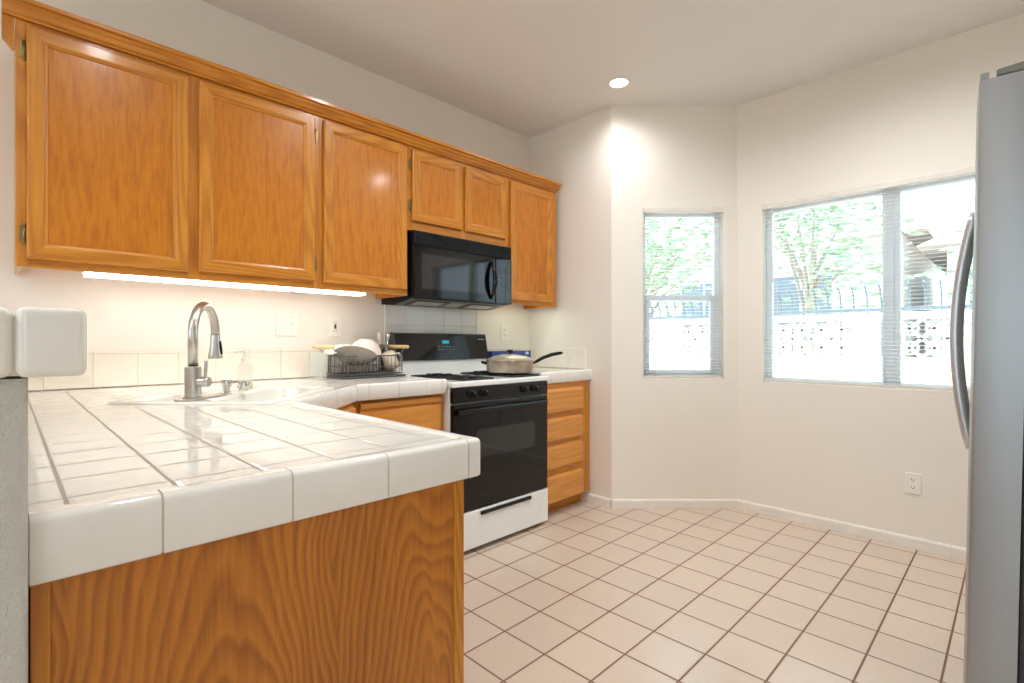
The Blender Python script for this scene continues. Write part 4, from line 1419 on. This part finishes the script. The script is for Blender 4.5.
# steel utensil cup and a few utensils, back right of the rack
UC = Vector((1.545, 2.600, CT + 0.026))
t = thing('utensil_cup', tuple(UC), 'stainless steel utensil cup at the back right of the dish rack', 'cup', 'dishes drying in the rack')
bm = B(); lathe(bm, [(0.0, 0.0), (0.028, 0.0), (0.030, 0.003), (0.030, 0.150), (0.0315, 0.152), (0.028, 0.150), (0.028, 0.004), (0.0, 0.004)], UC, 28); part('cup_wall', bm, metal('cup steel', (196, 192, 186), 0.22), t, smooth=40)
def spoon(c, tilt, label, mat):
    bm = B()
    d = Vector(tilt).normalized()
    tube(bm, [c, c + d * 0.06, c + d * 0.165], [0.003, 0.0025, 0.0032], 6)
    tip = c + d * 0.165
    rings = [(0.0, 0.003), (0.006, 0.006), (0.018, 0.010), (0.032, 0.0115), (0.044, 0.009), (0.050, 0.004)]
    tube(bm, [tip + d * a for a, r in rings], [r for a, r in rings], 10)
    single('spoon', bm, mat, tuple(c), label, 'spoon', 'utensils in the steel cup', 40)
spoon(UC + Vector((-0.008, 0.0, 0.008)), (-0.08, 0.03, 1), 'white spoon leaning left in the steel utensil cup', WPLAST)
spoon(UC + Vector((0.008, -0.004, 0.008)), (0.09, -0.02, 1), 'steel spoon leaning right in the utensil cup', CHROME)
# ribbed clear glass left of the rack
G = Vector((1.118, 2.500, CT + 0.0006))
bm = B()
lathe(bm, [(0.0, 0.0), (0.034, 0.0), (0.036, 0.003), (0.047, 0.135), (0.0475, 0.138), (0.045, 0.137), (0.034, 0.008), (0.0, 0.006)], G, 36)
single('drinking_glass', bm, CUP, tuple(G), 'large clear glass tumbler at the left end of the dish rack', 'glass', None, 40)

# ------------------------------------------------------------ refrigerator
FX0, FX1 = 1.650, 2.560
t = thing('refrigerator', (FX0, 0.0, 0.0), 'tall stainless steel side-by-side refrigerator at the right edge', 'refrigerator')
t.rotation_euler = (0.0175, 0, 0)
W = FX1 - FX0
# local: x along the width, y = 0 at the door's back, +y towards the range
def fpart(name, bm, m, par, smooth=None):
    return part(name, bm, m, par, world=False, smooth=smooth)
YO = 0.0105
bm = B(); box(bm, 0.004, W - 0.004, YO - 0.72, YO - 0.022, 0.03, 1.735, 0.006); fpart('cabinet', bm, plain('grey cabinet paint', (132, 130, 128), 0.4), t)
bm = B(); box(bm, 0.012, W - 0.012, YO - 0.0215, YO - 0.004, 0.10, 1.725, 0.004); fpart('gasket', bm, plain('dark gasket', (48, 46, 46), 0.6), t)
bm = B(); box(bm, 0.03, W - 0.03, YO - 0.10, YO + 0.02, 0.03, 0.09, 0.004); fpart('toe_grille', bm, BLACKM, t)
STEELS = plain('brushed door steel', (152, 151, 150), 0.38, 0.65, 0.01)
def fdoor(x0, x1, hinge_left):
    bm = B()
    n = 12
    def depth(x):
        s = (x - 0.0) / W
        return YO + 0.084 + 0.022 * math.sin(PI * s)
    front = [(x0 + (x1 - x0) * k / n, depth(x0 + (x1 - x0) * k / n)) for k in range(n + 1)]
    r = 0.006
    poly = [(x0, YO - 0.0035), (x0, front[0][1] - r), (x0 + r * 0.3, front[0][1] - r * 0.3), (x0 + r, front[0][1] + 0.0004)] + front[1:-1] + [(x1 - r, front[-1][1]), (x1 - r * 0.3, front[-1][1] - r * 0.3), (x1, front[-1][1] - r), (x1, YO - 0.0035)]
    prism(bm, poly, 0.10, 1.745)
    d = fpart('door', bm, STEELS, t, smooth=35)
    # raised lip of the front skin above the door's top cap
    bm = B()
    lip = [(x, y - 0.0006) for x, y in front] + [(x, y - 0.016) for x, y in front[::-1]]
    prism(bm, lip, 1.7454, 1.762, 0.002)
    fpart('top_lip', bm, STEELS, d)
    return d, depth
rd_, dep = fdoor(0.0, W * 0.5 - 0.003, True)
ld_, dep = fdoor(W * 0.5 + 0.003, W, False)
for d, hx in ((rd_, W * 0.5 - 0.050), (ld_, W * 0.5 + 0.050)):
    bm = B()
    y0 = dep(hx)
    pts = []
    rr_ = []
    for k in range(21):
        s = k / 20
        pts.append((hx, y0 - 0.004 + 0.043 * math.sin(PI * s) ** 0.8, 0.800 + 0.715 * s))
        rr_.append(0.0135)
    tube(bm, pts, rr_, 14)
    fpart('handle', bm, STEELH, d)
for x, s in ((0.035, 1), (W - 0.035, -1)):
    bm = B()
    prism(bm, [(x - 0.030, YO - 0.090), (x + 0.034, YO - 0.090), (x + 0.034, YO - 0.01), (x + 0.014, YO + 0.056), (x - 0.026, YO + 0.056), (x - 0.030, YO + 0.01)], 1.7495, 1.767, 0.004)
    fpart('hinge_cover', bm, plain('hinge cover plastic', (124, 121, 114), 0.45), t)
    bm = B(); lathe(bm, [(0.008, 0.0), (0.008, 0.005)], (x - 0.006, YO + 0.022, 1.7452), 12); fpart('hinge_pin', bm, NICKEL, t)

# ------------------------------------------------------------ outside the windows
GROUND = plain('concrete paving', (196, 190, 182), 0.8, var=0.06, nscale=4)
bm = B(); box(bm, -14, 26, -18, 22, -0.25, -0.15); struct('ground', bm, GROUND, 'pale paved yard outside', 'ground')
BLOCK = plain('white painted block', (236, 234, 228), 0.75, var=0.03)
# garden wall of painted blocks with two pierced courses
t = thing('garden_wall', (6.0, 1.5, -0.15), 'white garden wall with pierced ornamental blocks outside the windows', 'wall')
GX = 5.60
bm = B(); box(bm, GX, GX + 0.15, -4.0, 7.0, -0.15, 0.985); part('solid_courses', bm, BLOCK, t)
bm = B(); box(bm, GX - 0.02, GX + 0.17, -4.0, 7.0, 1.325, 1.385, 0.01); part('coping', bm, BLOCK, t)
bm = B()
for y in range(-4, 8):
    box(bm, GX - 0.03, GX + 0.18, y - 0.10, y + 0.10, -0.15, 1.385, 0.01)
part('piers', bm, BLOCK, t)
bm = B()
s = 0.17
ny = int(11 / s)
for i in range(ny):
    for k in range(2):
        y0, z0 = -4.0 + i * s, 0.985 + k * s
        if abs((y0 + s / 2 + 0.5) % 1.0 - 0.5) < 0.16:
            continue
        tbar = 0.012
        # a diamond lattice block: thin border and four leaf openings
        for a, b in (((0, 0), (s, s)), ((0, s), (s, 0))):
            d = Vector((0, b[0] - a[0], b[1] - a[1])); 
            nrm = Vector((0, -d.z, d.y)).normalized() * tbar
            A = Vector((GX + 0.02, y0 + a[0], z0 + a[1])); Bv = A + d
            q = [A + nrm, A - nrm, Bv - nrm, Bv + nrm]
            f0 = [bm.verts.new(p) for p in q]
            f1 = [bm.verts.new(p + Vector((0.11, 0, 0))) for p in q]
            bm.faces.new(f0); bm.faces.new(f1[::-1])
            for m_ in range(4):
                bm.faces.new((f0[m_], f0[(m_ + 1) % 4], f1[(m_ + 1) % 4], f1[m_]))
        rad = s * 0.33
        ringpts = [(GX + 0.075, y0 + s / 2 + rad * math.cos(2 * PI * q / 12), z0 + s / 2 + rad * math.sin(2 * PI * q / 12)) for q in range(12)]
        tube(bm, ringpts, 0.013, 6, closed=True)
part('pierced_blocks', bm, BLOCK, t)

# iron fence with bent tips behind the wall
t = thing('iron_fence', (6.6, 1.5, -0.15), 'grey iron fence with curved picket tips beyond the garden wall', 'fence')
FEN = plain('grey painted iron', (120, 130, 136), 0.5)
FXX = 6.6
bm = B()
for z in (0.3, 1.45):
    box(bm, FXX - 0.015, FXX + 0.015, -3.5, 7.0, z, z + 0.035)
part('rails', bm, FEN, t)
bm = B()
for i in range(84):
    y = -3.4 + i * 0.123
    tube(bm, [(FXX, y, -0.15), (FXX, y, 1.50), (FXX - 0.03, y - 0.0, 1.62), (FXX - 0.10, y, 1.70), (FXX - 0.19, y, 1.73)], 0.010, 5)
part('pickets', bm, FEN, t)

# trees
LEAFM = NT('green leaves')
oi = LEAFM.n('ObjectInfo')
v = LEAFM.coord(scale=(3, 3, 3))
LEAFM.set(LEAFM.ramp(LEAFM.noise(v, 2.5, 3), (0.3, lin(128, 152, 122)), (0.7, lin(186, 202, 172))), 0.6, 0, 0.3)
BARK = plain('bark', (172, 162, 150), 0.9, var=0.15)
def tree(loc, h, r, nleaf, label, kind='tree'):
    rnd = random.Random(hash((round(loc[0] * 10), round(loc[1] * 10))) & 0xffff)
    t = thing(kind, loc, label, 'tree', 'trees beyond the garden wall')
    L = Vector(loc)
    bm = B()
    tube(bm, [L, L + Vector((0.05, 0.03, h * 0.35)), L + Vector((-0.02, 0.06, h * 0.62))], [0.11, 0.085, 0.05], 10)
    tips = []
    for k in range(9):
        a = 2 * PI * k / 9 + rnd.uniform(-.3, .3)
        st = L + Vector((0.03, 0.03, h * rnd.uniform(0.35, 0.55)))
        en = L + Vector((math.cos(a) * r * 0.75, math.sin(a) * r * 0.75, h * rnd.uniform(0.55, 0.95)))
        tube(bm, [st, (st + en) / 2 + Vector((0, 0, 0.12)), en], [0.04, 0.025, 0.01], 6)
        tips.append(en)
    tips.append(L + Vector((0, 0, h * 0.9)))
    part('trunk', bm, BARK, t)
    bm = B()
    for i in range(nleaf):
        c = rnd.choice(tips) + Vector((rnd.gauss(0, r * 0.30), rnd.gauss(0, r * 0.30), rnd.gauss(0, h * 0.10)))
        d = Vector((rnd.gauss(0, 1), rnd.gauss(0, 1), rnd.gauss(0, 1))).normalized()
        u, w2 = frame_of(d)
        ln, wd = rnd.uniform(0.06, 0.11), rnd.uniform(0.022, 0.04)
        bm.faces.new([bm.verts.new(c - u * ln), bm.verts.new(c + w2 * wd + d * 0.008), bm.verts.new(c + u * ln), bm.verts.new(c - w2 * wd + d * 0.008)])
    part('crown', bm, LEAFM.m, t)
tree((8.6, 5.0, -0.15), 4.1, 1.1, 1900, 'leafy green tree seen through the small angled window')
tree((8.6, 2.2, -0.15), 4.0, 0.95, 1500, 'leafy green tree behind the left pane of the wide window')
tree((9.6, -0.3, -0.15), 3.4, 0.8, 900, 'pale leafy tree behind the right pane of the wide window')

# neighbouring houses
HW = plain('pale house stucco', (226, 222, 216), 0.8, var=0.02, nscale=3)
HR = plain('brown roof shingles', (176, 166, 160), 0.85, var=0.1, nscale=30)
def house(loc, sx, sy, h, rh, label, wins):
    t = thing('neighbour_house', loc, label, 'house', 'houses beyond the garden wall')
    x, y, z = loc
    bm = B(); box(bm, x, x + sx, y - sy / 2, y + sy / 2, z, z + h); part('house_wall', bm, HW, t)
    bm = B()
    o_ = 0.4
    v = [bm.verts.new(p) for p in ((x - o_, y - sy / 2 - o_, z + h), (x + sx + o_, y - sy / 2 - o_, z + h), (x + sx + o_, y + sy / 2 + o_, z + h), (x - o_, y + sy / 2 + o_, z + h), (x + sx / 2, y - sy / 2 + 0.6, z + h + rh), (x + sx / 2, y + sy / 2 - 0.6, z + h + rh))]
    for q in ((0, 1, 4), (1, 2, 5, 4), (2, 3, 5), (3, 0, 4, 5), (3, 2, 1, 0)):
        bm.faces.new([v[i] for i in q])
    part('roof', bm, HR, t)
    for wy, wz, ww, wh in wins:
        bm = B()
        for a in ((wy - ww / 2, wy + ww / 2, wz - 0.06, wz), (wy - ww / 2, wy + ww / 2, wz + wh, wz + wh + 0.06), (wy - ww / 2 - 0.06, wy - ww / 2, wz - 0.06, wz + wh + 0.06), (wy + ww / 2, wy + ww / 2 + 0.06, wz - 0.06, wz + wh + 0.06), (wy - 0.02, wy + 0.02, wz, wz + wh)):
            box(bm, x - 0.05, x - 0.001, a[0], a[1], a[2], a[3])
        f = part('window', bm, VINYL, t)
        bm = B(); box(bm, x - 0.02, x - 0.002, wy - ww / 2, wy + ww / 2, wz, wz + wh); part('pane', bm, plain('far window glass', (122, 132, 140), 0.35), f)
house((12.5, 4.6, -0.15), 6.0, 6.0, 3.4, 1.2, 'pale stucco house with a brown roof behind the two leafy trees', [(3.4, 1.5, 1.2, 1.1), (5.6, 1.5, 1.2, 1.1)])
house((12.0, -0.9, -0.15), 6.0, 3.6, 3.0, 1.1, 'pale stucco house with a brown roof beyond the right pane of the wide window', [(0.1, 1.4, 1.0, 1.0)])
